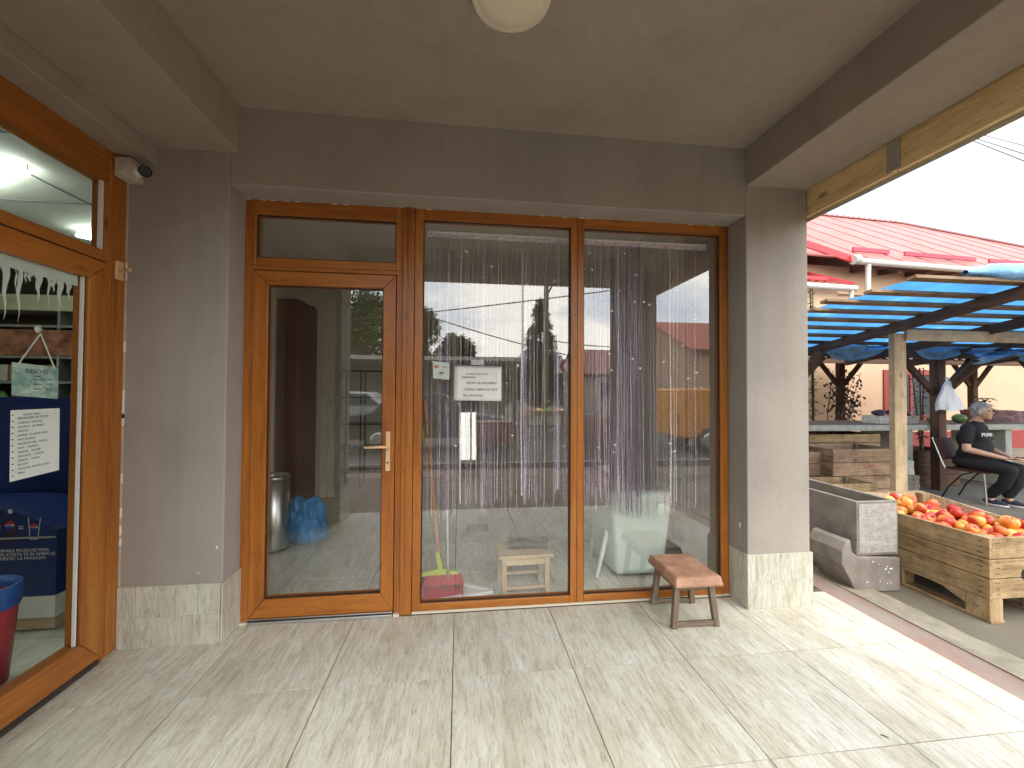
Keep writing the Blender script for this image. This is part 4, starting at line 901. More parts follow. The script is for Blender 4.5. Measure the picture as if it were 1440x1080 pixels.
# ------------------------------------------------------------------ fruit crate beside the porch
A = atZ(1393, 878, G); ax, ay = A.x, A.y
CX1, CY1 = ax+1.0, ay+1.2
t = thing('fruit_crate', 'big pale wooden pallet crate full of apples standing on the pavement by the porch', 'crate', ((ax+CX1)/2, (ay+CY1)/2, G))
def rz_(y): return .477-.13*max(0, min(1, (CY1-y)/1.2))      # the far long side sags towards the street
zb = ((.092, .217), (.222, .340), (.345, .477))
for z0, z1 in zb:
    b = MB(); b.box(ax, ax+.022, ay, CY1, z0, z1); b.build('side_board', M['crateY'], t, bevel=.003)
    b = MB(); b.box(ax+.0225, CX1-.0225, ay+.001, ay+.023, z0, z1-.002); b.build('end_board', M['crateX'], t, bevel=.003)
    b = MB(); b.box(ax+.0225, CX1-.0225, CY1-.023, CY1-.001, z0, z1); b.build('end_board', M['crateX'], t, bevel=.003)
    b = MB(); zz0 = lambda y, z: z if z < .3 else z-(.477-rz_(y))*(z-.3)/.177
    b.add([(CX1-.022, ay, zz0(ay, z0)), (CX1, ay, zz0(ay, z0)), (CX1, CY1, z0), (CX1-.022, CY1, z0), (CX1-.022, ay, zz0(ay, z1)), (CX1, ay, zz0(ay, z1)), (CX1, CY1, z1), (CX1-.022, CY1, z1)],
          [(3, 2, 1, 0), (4, 5, 6, 7), (0, 1, 5, 4), (1, 2, 6, 5), (2, 3, 7, 6), (3, 0, 4, 7)]); b.build('side_board', M['crateY'], t, bevel=.003)
for x in (ax+.024, CX1-.10):
    for y in (ay+.025, CY1-.10): b = MB(); b.box(x, x+.075, y, y+.075, .08, .34 if x > ax+.5 and y < ay+.5 else .472); b.build('corner_post', M['crateZ'], t, bevel=.002)
b = MB(); b.box(ax+.023, CX1-.023, ay+.024, CY1-.024, .092, .108); b.build('floor', M['crateX'], t)
for x in (ax+.002, ax+.45, CX1-.102):
    for y in (ay+.004, ay+.53, CY1-.134): b = MB(); b.box(x, x+.10, y, y+.13, G+.022, .0905); b.build('block', M['crateZ'], t, bevel=.003)
    b = MB(); b.box(x-.002, x+.102, ay-.002, CY1+.002, G, G+.0215); b.build('runner', M['crateY'], t, bevel=.002)
b = MB()                                                    # arched long stringer
ys = [ay+.135+(1.2-.135-.14)*i/20 for i in range(21)]
lo = lambda y: .012+.055*min(1, 6*min((y-ys[0])/.925, (ys[-1]-y)/.925))
b.prism([V((ax+.003, y, lo(y))) for y in ys]+[V((ax+.003, ys[-1], .0905)), V((ax+.003, ys[0], .0905))], (.02, 0, 0)); b.build('stringer', M['crateY'], t, bevel=.002)
b = MB(); b.lathe([(.001, 0), (.014, .002), (.016, .0)], (ax+.0015, ay+.075, .03), Matrix.Rotation(-PI/2, 3, 'Y'), 12); b.build('bolt', M['steel'], t)
b = MB(); q = atY(1441, 808, ay-.002); b.prism([V((q.x+.022*math.cos(a), ay-.0005, q.z+.032*math.sin(a))) for a in [2*PI*i/20 for i in range(20)]], (0, .001, 0)); b.build('hand_hole_disc', M['black'], t)  # flat black disc on the board, painted as the dark of an open hole
b = MB(); nm_ = mat('nail_mark', (.05, .03, .02), .9, bs=0)
for z0, z1 in zb:
    for k in range(3):
        for dx_ in (.05, .07): b.sphere((ax+dx_, ay-.0005, z0+.03+k*.035), (.004, .0015, .004), 6, 4)
        b.sphere((ax-.0003, ay+.05, z0+.03+k*.035), (.0015, .006+.02*random.random(), .003), 6, 4)
b.build('nail_marks', nm_, t)
lin = mat('crate_liner', (.45, .33, .22), .6, .5, 90, .8, 50, bd=.006, col2=(.62, .52, .44), detail=1)
b = MB()
b.add([(CX1-.030, ay+.03, .11), (CX1-.030, CY1-.03, .11), (CX1-.030, CY1-.03, .465), (CX1-.030, ay+.03, .345)], [(0, 1, 2, 3)]); b.add([(ax+.03, CY1-.03, .11), (ax+.03, CY1-.03, .470), (CX1-.03, CY1-.03, .470), (CX1-.03, CY1-.03, .11)], [(0, 1, 2, 3)]); b.build('liner', lin, t, solid=.002)
# apples: one by one
def applemat(name, stops, sc=9):
    mt, nt, b = _new(name); b.inputs['Roughness'].default_value = .42; b.inputs['Specular IOR Level'].default_value = .5
    tc_ = N(nt, 'ShaderNodeTexCoord'); oi = N(nt, 'ShaderNodeObjectInfo'); ad = N(nt, 'ShaderNodeVectorMath', operation='ADD'); cb = N(nt, 'ShaderNodeMath', operation='MULTIPLY'); cb.inputs[1].default_value = 9
    L(nt, oi.outputs['Random'], cb.inputs[0]); L(nt, tc_.outputs['Object'], ad.inputs[0]); L(nt, cb.outputs[0], ad.inputs[1])
    n = N(nt, 'ShaderNodeTexNoise', i_Scale=sc, i_Detail=3); L(nt, ad.outputs[0], n.inputs['Vector']); base = ramp(nt, n.outputs[0], stops)
    n2 = N(nt, 'ShaderNodeTexNoise', i_Scale=70, i_Detail=2); mp_ = N(nt, 'ShaderNodeMapping'); mp_.inputs['Scale'].default_value = (1, 1, .2); L(nt, ad.outputs[0], mp_.inputs[0]); L(nt, mp_.outputs[0], n2.inputs['Vector'])
    m = N(nt, 'ShaderNodeMix', data_type='RGBA', blend_type='MULTIPLY'); m.inputs[0].default_value = .5; L(nt, base, m.inputs[6]); L(nt, ramp(nt, n2.outputs[0], [(.35, (.7, .6, .55)), (.6, (1.1, 1.1, 1.1))]), m.inputs[7]); L(nt, m.outputs[2], b.inputs['Base Color']); return mt
am = [applemat('red_apple_skin', [(.35, (.30, .010, .014)), (.5, (.48, .035, .02)), (.64, (.62, .22, .04))]), applemat('orange_apple_skin', [(.38, (.45, .03, .015)), (.5, (.66, .17, .03)), (.62, (.70, .38, .07))]), applemat('yellow_apple_skin', [(.40, (.52, .07, .02)), (.5, (.68, .34, .05)), (.60, (.70, .52, .12))])]
stem = mat('apple_stem', (.10, .06, .03), .8, bs=0)
r = .044
prof = [(.0008, -.80), (.20, -.86), (.45, -.84), (.74, -.58), (.94, -.15), (1.0, .2), (.93, .58), (.70, .85), (.42, .93), (.22, .86), (.09, .70), (.0008, .60)]
apl = []
lab = ('deep red apple in the wooden crate', 'orange red apple in the wooden crate', 'yellow blushed apple in the wooden crate')
for k in range(3):
    b = MB(); b.lathe([(p[0]*r, p[1]*r*.9) for p in prof], seg=20); b.tube([(0, 0, r*.55), (.002, .001, r*.95)], .0016, 5, m=1); o = b.build('apple', [am[k], stem]); o.location = (0, 0, 0)
    tag(o, lab[k], 'apple', 'apples heaped in the pallet crate'); me = o.data
    for v_ in me.vertices: v_.co.z += min(0, 0)
    apl.append(o)
rn = random.Random(12); used = [False]*3; placed = []
def place(x, y, z):
    k = rn.choice((0, 0, 0, 1, 1, 1, 2)); o = apl[k]
    if used[k]: o = apl[k].copy(); COL.objects.link(o)
    used[k] = True; o.location = (x, y, z); o.rotation_euler = (rn.uniform(-.9, .9), rn.uniform(-.9, .9), rn.uniform(0, 6)); s = rn.uniform(.84, 1.22); o.scale = (s*rn.uniform(.94, 1.06), s, s*rn.uniform(.85, 1.08))
def hz(x, y):                                                # heap surface
    u = (x-ax)/1.0; v = (y-ay)/1.2
    return .385+.035*math.exp(-((u-.25)**2+(v-.62)**2)*9)+.02*mnoise.noise(V((x*3, y*3, 0)))-.09*max(0, v-.78)/.22-.11*max(0, u-.55)/.45
x = ax+.088
row = 0
while x < CX1-.07:
    y = ay+.09+(row % 2)*.045
    while y < CY1-.07:
        place(x+rn.uniform(-.008, .008), y+rn.uniform(-.008, .008), hz(x, y)+rn.uniform(-.008, .008)); y += .086
    x += .075; row += 1
for i in range(60):
    x, y = ax+rn.uniform(.10, .62), ay+rn.uniform(.1, .98)
    if all((x-a)**2+(y-c)**2 > .0085 for a, c in placed): placed.append((x, y)); place(x, y, hz(x, y)+.055)
b = MB(); b.grid(lambda u, v: V((ax+.026+.945*u, ay+.026+1.145*v, hz(ax+u, ay+1.2*v)-.035)), 12, 12); b.build('apple_shade_fill', mat('shadow_apples', (.20, .03, .015), .6, .4, 20, 0), t)  # hidden fill sheet, shade among the lower apples put into its colour
# ------------------------------------------------------------------ concrete trough and its foot
tx0, tx1, ty0, ty1, tz0, tz1 = 2.875, 3.215, 2.752, 4.25, .205, .60
t = thing('concrete_trough', 'long grey concrete trough between the right pillar and the apple crate', 'trough', ((tx0+tx1)/2, 3.5, tz0))
b = MB(); e = .03
b.box(tx0, tx0+e, ty0, ty1, tz0, tz1); b.box(tx1-e, tx1, ty0, ty1, tz0, tz1); b.box(tx0+e, tx1-e, ty0+.001, ty0+e, tz0, tz1-.001); b.box(tx0+e, tx1-e, ty1-e, ty1-.001, tz0, tz1-.001); b.box(tx0+e, tx1-e, ty0+e, ty1-e, tz0+.001, tz0+.05)
b.build('shell', M['conc'], t, bevel=.006)
b = MB(); b.box(tx0+.015, tx1-.015, ty0-.004, ty0-.0005, tz0+.02, tz1-.02); b.build('end_face', M['concrough'], t, bevel=.003)
b = MB(); b.grid(lambda u, v: V((tx0+e+(tx1-tx0-2*e)*u, ty0+e+(ty1-ty0-2*e)*v, tz1-.075+.02*mnoise.noise(V((u*4, v*12, 0))))), 8, 40); b.build('soil', mat('dry_soil', (.10, .085, .065), .95, .3, 30, .8, 60), t)
fp = [(1204, 832.6), (1184, 794), (1184, 775), (1190, 763), (1196, 759), (1199, 777), (1207, 783), (1266, 784.5), (1266, 832.6)]
t = thing('concrete_block', 'broken L shaped concrete foot under the near end of the trough', 'concrete block', (3.05, 2.85, G))
b = MB(); pts = [atY(x, y, 2.742) for x, y in fp]
for p in pts: p.z = max(p.z, G)
b.prism(pts[::-1], (0, .30, 0)); b.build('block', M['conc'], t, bevel=.008)
b = MB(); rn = random.Random(6)
for i in range(11):
    p = atY(1215+rn.random()*48, 790+rn.random()*36, 2.741); s = .002+.005*rn.random(); b.sphere(p, (s*1.6, .0015, s), 6, 4)
b.build('paint_spots', M['chip'], t)
# sprig growing from the trough
def leafq(b, p, d, up, ln, wd, m=0, curl=.2):
    d = V(d).normalized(); s_ = d.cross(V(up)).normalized(); n_ = s_.cross(d)
    p = V(p); b.add([p, p+d*ln*.45+s_*wd*.5-n_*ln*curl*.1, p+d*ln-n_*ln*curl, p+d*ln*.45-s_*wd*.5-n_*ln*curl*.1], [(0, 1, 2, 3)], m)
def plant(name, label, cat, loc, h, n, ln, wd, mt, seed, spread=.3, stems=1, stemr=.006, group=None):
    rn = random.Random(seed); t = thing(name, label, cat, loc, group); loc = V(loc)
    bl = MB(); bs_ = MB()
    for s_ in range(stems):
        a = rn.random()*6.3; dx_, dy_ = math.cos(a)*spread*rn.random(), math.sin(a)*spread*rn.random()
        pts = [loc+V((dx_*k/6*h, dy_*k/6*h, h*k/6)) for k in range(7)]; bs_.tube(pts, [stemr*(1-.1*k) for k in range(7)], 6)
        for i in range(n):
            v = .2+.8*(i+rn.random())/n; k = min(5, int(v*6)); p = pts[k].lerp(pts[k+1], v*6-k); an = i*2.4+rn.random(); el = rn.uniform(-.1, .6)
            leafq(bl, p, (math.cos(an)*math.cos(el), math.sin(an)*math.cos(el), math.sin(el)), (0, 0, 1), ln*rn.uniform(.7, 1.2)*(1.25-.5*v), wd*rn.uniform(.8, 1.2), 0, rn.uniform(.1, .5))
    bs_.build('stem', M['bark'] if mt is M['deadleaf'] else mt, t); bl.build('foliage', mt, t); return t
p = atX(1162, 678, 3.05); plant('weed', 'small bright green sprig growing out of the concrete trough', 'plant', (3.03, 3.55, .52), .16, 9, .09, .025, M['leaf'], 3, .5, 2, .003)
# ------------------------------------------------------------------ market stall
def zr(y): return 1.985+(5.44-y)*.134
stall = thing('market_stall', 'timber market stall with a sloping plank roof behind the apple crate', 'stall', (6.3, 4.6, G))
PY = 4.25
a = atY(1259, 600, PY); c = atY(1276, 600, PY)
px0, px1 = a.x, c.x
b = MB(); b.box(px0, px1, PY, PY+.07, G, zr(PY)-.06); b.build('post', M['pineZ'], stall, bevel=.006)
zt_, zb_ = atY(1350, 466, PY).z, atY(1350, 481, PY).z
b = MB(); b.box(px1-.03, 9.6, PY-.035, PY-.001, zb_, zt_); b.build('front_beam', M['pineX'], stall, bevel=.004)
for X in (9.0,): b = MB(); b.box(X, X+.15, PY, PY+.15, G, zr(PY)-.06); b.build('post', M['pineZ'], stall, bevel=.006)
bp0 = atZ(1325, 690, G); BX, BY = 7.15, 5.5
for X in (4.6, BX, 9.3):
    b = MB(); b.box(X, X+.13, BY, BY+.13, G, 1.93); b.build('rear_post', M['darkZ'], stall, bevel=.005)
    for s_ in (-1, 1):
        b = MB(); b.bar((X+.065+s_*.07, BY+.065, 1.40), (X+.065+s_*.62, BY+.065, 1.93), .06, .08); b.build('brace', M['darkX'], stall, bevel=.003)
    b = MB(); b.bar((X+.065, BY-.01, 1.38), (X+.065, BY-.55, 1.93), .06, .08); b.build('brace', M['darkY'], stall, bevel=.003)
b = MB(); b.box(3.7, 9.8, BY+.02, BY+.12, 1.935, 2.03); b.build('rear_beam', M['darkX'], stall, bevel=.004)
rafX = [4.95, 6.2, 7.4, 8.6, 9.7]
for X in rafX:
    b = MB(); b.bar((X, 2.95, zr(2.95)), (X, 6.1, zr(6.1)), .055, .11); b.build('rafter', M['darkY'], stall, bevel=.003)
for i, (px, py, Y) in enumerate(((1281, 394, 3.12), (1220, 413, 3.45), (1158, 424, 3.72), (1140, 437, 3.98), (0, 0, 4.26), (0, 0, 4.56), (0, 0, 4.88), (0, 0, 5.22), (0, 0, 5.58), (0, 0, 5.95))):
    x0 = atY(px, py, Y).x if px else 3.45+.2*random.random()
    x0 = x0 if x0 > 3.2 else 3.3
    z = zr(Y)+.077; R_ = Matrix.Rotation(math.atan(-.134), 3, 'X')
    b = MB(); b.obox(((x0+9.9)/2, Y, z), (9.9-x0, .085, .028), R_); b.build('roof_plank', M['oldcrateX'] if i < 7 else M['darkX'], stall, bevel=.002)
# tarpaulins
tms = mat('faded_blue_tarpaulin', (.10, .30, .62), .5, .3, 5, .7, 14, bd=.02, col2=(.22, .46, .75))
tm = bpy.data.materials.new('blue_tarpaulin'); tm.use_nodes = True; nt = tm.node_tree; nt.nodes.clear()
o_ = N(nt, 'ShaderNodeOutputMaterial'); mx_ = N(nt, 'ShaderNodeMixShader'); tl = N(nt, 'ShaderNodeBsdfTranslucent'); pr_ = N(nt, 'ShaderNodeBsdfPrincipled'); pr_.inputs['Roughness'].default_value = .35
co = coords(nt); n_ = N(nt, 'ShaderNodeTexNoise', i_Scale=3, i_Detail=5); L(nt, co, n_.inputs['Vector'])
cc = ramp(nt, n_.outputs[0], [(.3, (.04, .17, .40)), (.6, (.07, .28, .60)), (.75, (.20, .44, .70))]); L(nt, cc, pr_.inputs['Base Color']); L(nt, cc, tl.inputs[0])
n_2 = N(nt, 'ShaderNodeTexNoise', i_Scale=14, i_Detail=4, i_Distortion=1); L(nt, co, n_2.inputs['Vector']); bp = N(nt, 'ShaderNodeBump'); bp.inputs['Strength'].default_value = .6; bp.inputs['Distance'].default_value = .02; L(nt, n_2.outputs[0], bp.inputs['Height']); L(nt, bp.outputs[0], pr_.inputs['Normal'])
mx_.inputs[0].default_value = .62; L(nt, pr_.outputs[0], mx_.inputs[1]); L(nt, tl.outputs[0], mx_.inputs[2]); L(nt, mx_.outputs[0], o_.inputs[0])
b = MB()
b.grid(lambda u, v: (lambda x, y: V((x, y, zr(y)+.100+.022*(1+mnoise.noise(V((x*1.5, y*4, 0))))+.010*mnoise.noise(V((x*7, y*9, 0))))))(3.55+.9*(1-v)**2*.5+(9.8-3.55)*u, 3.20+2.95*v), 60, 40)
tag(b.build('roof_tarpaulin', tm), 'blue tarpaulin stretched over the planks of the market stall roof', 'tarpaulin')
b = MB()                                                    # rolled edge at the front right
def roll(u, v):
    x = 4.35+5.4*u; th = 2*PI*v; r_ = .066+.022*math.sin(u*3.2)+.012*mnoise.noise(V((u*40, th*1.3, 3)))+.016*mnoise.noise(V((u*9, th, 0))); r_ *= min(1, u*14+.25)
    return V((x, 3.13+r_*1.5*math.cos(th), zr(3.13)+.15+r_*math.sin(th)*1.15+.02*math.sin(u*6)))
b.grid(roll, 60, 20); tag(b.build('rolled_tarpaulin', tms), 'rolled blue tarpaulin lying along the upper edge of the stall roof', 'tarpaulin')
def swag(name, label, x0, x1, Y, ztop, drop, seed):
    b = MB(); b.grid(lambda u, v: V((x0+(x1-x0)*u, Y+.06*mnoise.noise(V((u*4+seed, v*3, 0)))+.10*v*math.sin(PI*u), ztop-(drop*math.sin(PI*u)**.8+.02)*v+.015*mnoise.noise(V((u*9, v*5, seed))))), 40, 14)
    tag(b.build('sagging_tarpaulin', tms), label, 'tarpaulin')
a, c = atY(1150, 485, 5.35), atY(1250, 485, 5.35); swag('s', 'sagging blue tarpaulin edge left of the pale stall post', a.x, c.x, 5.35, atY(1200, 485, 5.35).z, .20, 2)
a, c = atY(1278, 487, 5.35), atY(1372, 487, 5.35); swag('s', 'sagging blue tarpaulin edge right of the pale stall post', a.x, c.x, 5.35, atY(1320, 486, 5.35).z, .18, 5)
a, c = atY(1370, 492, 4.9), atY(1475, 486, 4.9)
b = MB(); b.grid(lambda u, v: V((a.x+(c.x-a.x)*u+.05*mnoise.noise(V((v*5, u*3, 1))), 4.9+.12*mnoise.noise(V((u*6, v*5, 0)))+.05*math.sin(v*7), a.z+.03-.20*v*(.8+.3*math.sin(u*7+1)))), 40, 20); tag(b.build('crumpled_tarpaulin', tms), 'crumpled blue tarpaulin bunched at the far right of the stall', 'tarpaulin')
# table
t = thing('stall_table', 'long terrazzo market table with concrete legs under the stall roof', 'table', (7, 5.9, G))
TY = 5.62; zt_ = atY(1200, 598, TY).z
b = MB(); b.box(4.4, 10.2, TY, TY+.95, zt_-.085, zt_); b.build('slab', M['table'], t, bevel=.006)
b = MB(); b.box(4.41, 10.19, TY+.02, TY+.94, zt_+.001, zt_+.006); b.build('top_sheet', M['tabletop'], t)
for px in (1274, 1413, 1100): a = atY(px, 620, TY+.1); b = MB(); b.box(a.x-.06, a.x+.06, TY+.05, TY+.80, G, zt_-.086); b.build('leg', M['table'], t, bevel=.005)
# crates under and before the table
def crate(label, x0, x1, y0, y1, z0, boards, bh, rz=0, mX='oldcrateX', mY='oldcrateY', grp=None, gap=.008):
    cx_, cy_ = (x0+x1)/2, (y0+y1)/2; t = thing('wooden_crate', label, 'crate', (cx_, cy_, z0), grp); 
    for k in range(boards):
        a, c = z0+k*bh+.001, z0+(k+1)*bh-gap
        for y in (y0, y1-.018): b = MB(); b.box(x0, x1, y, y+.018, a, c); b.build('end_board', M[mX], t, bevel=.002)
        for x in (x0, x1-.018): b = MB(); b.box(x, x+.018, y0+.0185, y1-.0185, a, c); b.build('side_board', M[mY], t, bevel=.002)
    for x in (x0+.019, x1-.059):
        for y in (y0+.019, y1-.059): b = MB(); b.box(x, x+.04, y, y+.04, z0, z0+boards*bh-.002); b.build('corner_post', M['oldwood'], t)
    b = MB(); b.box(x0+.019, x1-.019, y0+.019, y1-.019, z0+.002, z0+.015); b.build('floor', M[mX], t)
    t.rotation_euler.z = rz; return t
Yc = 5.0; a, c = atY(1172, 660, Yc), atY(1262, 660, Yc); zt = atY(1200, 631, Yc).z
nb = 4; t1 = crate('grey weathered four board crate with a faint red stamp left of the pale stall post', a.x, c.x, Yc, Yc+.6, G, nb, (zt-G)/nb)
b = MB(); q = atY(1222, 656, Yc-.001); b.grid(lambda u, v: V((q.x-.09+.18*u, Yc-.0015, q.z-.03+.07*v)), 2, 2); b.build('red_stamp', mat('faded_red_stamp', (.42, .14, .09), .8, .5, 30, 0, col2=(.30, .20, .13)), t1)
a = atY(1100, 660, 5.2); c = atY(1170, 660, 5.2); crate('dark crate half hidden behind the right pillar beneath the table', a.x, c.x-.02, 5.2, 5.55, G, 4, .165)
Yc = 4.55; a, c = atY(1128, 680, Yc), atY(1234, 680, Yc); zt = atY(1232, 679, Yc).z
crate('low open orange brown crate in front of the stack beside the trough', a.x, c.x, Yc, Yc+.42, G, 3, (zt-G)/3, mX='crateX', mY='crateY')
a, c = atY(1138, 620, 5.75), atY(1238, 620, 5.75); crate('shallow orange brown crate pushed under the table top', a.x, c.x, 5.75, 6.3, zt_-.40, 2, .13, mX='crateX', mY='crateY')
a, c = atY(1292, 650, 5.75), atY(1330, 650, 5.75); crate('dark brown crate under the table behind the woman\'s chair', a.x, c.x+.25, 5.75, 6.3, G, 3, .19, mX='darkX', mY='darkY')
# small things on and under the table
a = atY(1275, 672, 5.45); t = thing('brick_stack', 'small stack of grey paving blocks right of the pale stall post', 'blocks', (a.x+.1, 5.5, G))
for k in range(4):
    for j in range(2): b = MB(); x = a.x+j*.11+.01*(k % 2); b.box(x, x+.104, 5.45, 5.62, G+k*.062, G+k*.062+.058); b.build('paving_block', M['conc'], t, bevel=.004)
a = atY(1281, 648, 5.5); b = MB(); b.grid(lambda u, v: V((a.x+.065*math.cos(2*PI*u)*(1+.1*math.sin(9*v)), 5.53+.05*math.sin(2*PI*u), G+.25+.22*v)) if v < .98 else V((a.x, 5.53, G+.47)), 16, 8); b.lathe([(.03, .46), (.03, .5), (.001, .5)], (a.x-.01, 5.53, G+0), seg=12, m=1)
tag(b.build('white_canister', [M['dirtywhite'], mat('teal_cap', (.03, .3, .25), .4, bs=0)]), 'white canister with a teal cap standing on the grey blocks', 'canister')
a, c = atY(1237, 590, 5.8), atY(1292, 590, 5.8); z = zt_+.007
t = thing('basket', 'pale plastic basket of dark vegetables on the table behind the stall post', 'basket', ((a.x+c.x)/2, 5.9, z))
b = MB(); b.box(a.x, c.x, 5.8, 5.81, z, z+.12); b.box(a.x, c.x, 6.09, 6.10, z, z+.12); b.box(a.x, a.x+.01, 5.811, 6.089, z, z+.12); b.box(c.x-.01, c.x, 5.811, 6.089, z, z+.12); b.box(a.x+.01, c.x-.01, 5.811, 6.089, z, z+.01)
for i in range(10): x = a.x+(c.x-a.x)*(i+.5)/10; b.box(x-.006, x+.006, 5.792, 5.799, z+.005, z+.115)
b.build('body', M['dirtywhite'], t, bevel=.002)
aub = mat('aubergine_skin', (.03, .02, .04), .3, .1, bs=0); b = MB(); b.sphere((0, 0, 0), (.085, .04, .038), 14, 8); ao = b.build('aubergine', aub); tag(ao, 'dark aubergine in the pale basket on the market table', 'vegetable', 'aubergines in the basket')
rn = random.Random(8)
for i in range(7):
    o = ao if i == 0 else ao.copy()
    if i: COL.objects.link(o)
    o.location = (a.x+.08+(c.x-a.x-.16)*i/6, 5.95+rn.uniform(-.06, .06), z+.115+.02*(i % 2)); o.rotation_euler = (0, rn.uniform(-.3, .3), rn.uniform(-1, 1))
for i, (px, rr, lb) in enumerate(((1312, .075, 'pale green melon on the table left of the white carrier bag'), (1349, .085, 'dark green melon on the table right of the white carrier bag'))):
    a = atY(px, 585, 5.9); b = MB(); b.sphere((a.x, 5.9, z+rr*.85), (rr*1.25, rr, rr*.87), 20, 12); tag(b.build('melon', mat('melon_skin_%s' % 'ab'[i], ((.25, .30, .10), (.10, .18, .05))[i], .4, .3, 12, 0)), lb, 'melon')
plant('potted_pepper', 'leafy green seedling standing on the table above the woman\'s head', 'plant', (atY(1383, 570, 6.1).x, 6.1, z), .42, 16, .17, .075, M['leaf'], 14, .35, 3, .005)
a = atY(1352, 570, 6.0); b = MB(); b.lathe([(.001, 0), (.09, 0), (.12, .2), (.125, .21), (.11, .2)], (a.x+.3, 6.1, z), seg=24); tag(b.build('flower_pot', mat('terracotta', (.30, .12, .07), .8)), 'terracotta pot under the leafy seedling on the table', 'pot')
b = MB(); a = atY(1400, 580, 6.2); b.grid(lambda u, v: V((a.x-.45+1.5*u, 6.05+.45*v, z+.18*math.sin(PI*v)**.5*math.sin(PI*min(1, u*1.0))**.4*(1+.35*mnoise.noise(V((u*9, v*5, 2)))))), 50, 16); tag(b.build('produce_heap', mat('beet_heap', (.10, .035, .035), .8, .7, 16, .8, 40, col2=(.22, .10, .09))), 'heap of dark red beets and roots on the right of the table', 'vegetables')
# white carrier bag hanging from the stall post
a = atY(1331, 540, 5.40); bw = mat('white_carrier_film', (.74, .75, .77), .35, .06, 6, .5, 18, bd=.01)
b = MB()
def cbag(u, v):
    th = 2*PI*u; wv_ = 1+.13*math.sin(th*5+v*4)+.07*math.sin(th*9); w_ = (.025+.175*min(1, v*1.35)**.8); 
    return V((a.x+w_*math.cos(th)*wv_, 5.38+.055*math.sin(th)*wv_*(.3+v), a.z+.05-.44*v-.012*math.sin(th*3)*v))
b.grid(cbag, 60, 26); b.tube([(a.x, 5.38, a.z+.05), (a.x+.01, 5.39, a.z+.09), (a.x, 5.42, a.z+.10)], .012, 8)
tag(b.build('carrier_bag', bw), 'white plastic carrier bag hanging full on the dark stall post behind the woman', 'bag')
# second stall roof with corrugated sheets behind
t = thing('rear_stall', 'dark timber rear stall with corrugated roof sheets behind the table', 'stall', (8, 7.2, G))
b = MB(); b.grid(lambda u, v: V((4.6+8*u, 6.35+1.6*v, 2.00+.22*v+.018*math.sin(8*u*2*PI/.15))), 500, 4); b.build('roof_sheet', mat('rusty_corrugated', (.10, .06, .045), .7, .3, 4), t, solid=.003)
for X in (5.1, 7.3, 10.3):
    b = MB(); b.box(X, X+.11, 7.3, 7.41, G, 2.10); b.build('post', M['darkZ'], t, bevel=.004)
    for s_ in (-1, 1): b = MB(); b.bar((X+.055+s_*.06, 7.35, 1.55), (X+.055+s_*.5, 7.35, 2.05), .05, .07); b.build('brace', M['darkX'], t)
b = MB(); b.box(4.6, 12.6, 7.31, 7.40, 2.0, 2.09); b.build('beam', M['darkX'], t)
b = MB(); b.box(4.6, 12.6, 6.36, 6.42, 1.90, 1.975); b.build('beam', M['darkX'], t)
# ------------------------------------------------------------------ neighbour house
HY = 9.3; ang = math.radians(4); dv = V((math.cos(ang), math.sin(ang), 0)); nv = V((-math.sin(ang), math.cos(ang), 0))
h0 = V((6.0, HY-.2, 0))
def HP(s_, d, z): return h0+dv*s_+nv*d+V((0, 0, z))
def hray(px, py, d=0.):                                      # wall coordinates (s, z) at a pixel, d metres behind the wall face
    r_ = _ray(px, py); k = ((h0+nv*d)-CAMP).dot(nv)/r_.dot(nv); p = CAMP+r_*k; q = p-h0; return q.dot(dv), p.z
ze = hray(1300, 374, -.61)[1]-.05
house = thing('neighbour_house', 'single storey house with peach walls and a pink red metal roof behind the market stall', 'house', HP(6, 3, G))
Rh = Matrix((dv, nv, (0, 0, 1))).transposed()
def hbox(b, s0, s1, d0, d1, z0, z1, m=0): b.obox(HP((s0+s1)/2, (d0+d1)/2, (z0+z1)/2), (s1-s0, d1-d0, z1-z0), Rh, m)
b = MB(); hbox(b, -3.0, 13, 0, 9, .42, ze+.1); b.build('wall', M['peach'], house)
b = MB(); hbox(b, -3.05, 13.05, -.05, 9.05, G, .42); b.build('plinth', M['redpaint'], house)
b = MB(); hbox(b, -3, 13, -.07, -.001, ze-.60, ze-.55); b.build('cornice', M['peach'], house)
roofm = mat('red_sheet_roof', (.34, .075, .07), .55, .12, 1.5, 0, col2=(.41, .12, .105))
rd = mat('bright_red_trim', (.55, .02, .03), .4, .08, bs=0)
er = hray(1265, 315, 4.3); rzt = er[1]; rs = er[0]; el = hray(1134, 306, 4.3)
b = MB(); ov = -.55; k_ = (rzt-ze)/(4.3-ov)
P_ = lambda s_, d: HP(s_, d, ze+.12+(d-ov)*(rzt-ze-.12)/(4.3-ov))
hip = rs+5.5
b.add([P_(-3.6, ov), P_(hip, ov), P_(rs, 4.3), P_(-3.6, 4.3)], [(0, 1, 2, 3)])
b.add([P_(rs, 4.3), P_(-3.6, 4.3), HP(-3.6, 9.3, ze+.12), HP(hip, 9.3, ze+.12)], [(1, 0, 3, 2)]); b.add([P_(rs, 4.3), P_(hip, ov), HP(hip, 9.3, ze+.12)], [(0, 1, 2)])
b.build('roof', roofm, house, solid=.04)
b = MB(); s_ = -3.4
while s_ < hip-.3:
    dm = 4.3 if s_ < rs else ov+(hip-s_)/(hip-rs)*(4.3-ov)
    b.bar(P_(s_, ov)+V((0, 0, .022)), P_(s_, dm)+V((0, 0, .022)), .022, .03); s_ += 1.0
b.bar(P_(-3.5, ov)+V((0, 0, .02)), P_(hip-.1, ov)+V((0, 0, .02)), .03, .03); rf_o = b.build('roof_seams', roofm, house)
b = MB(); 
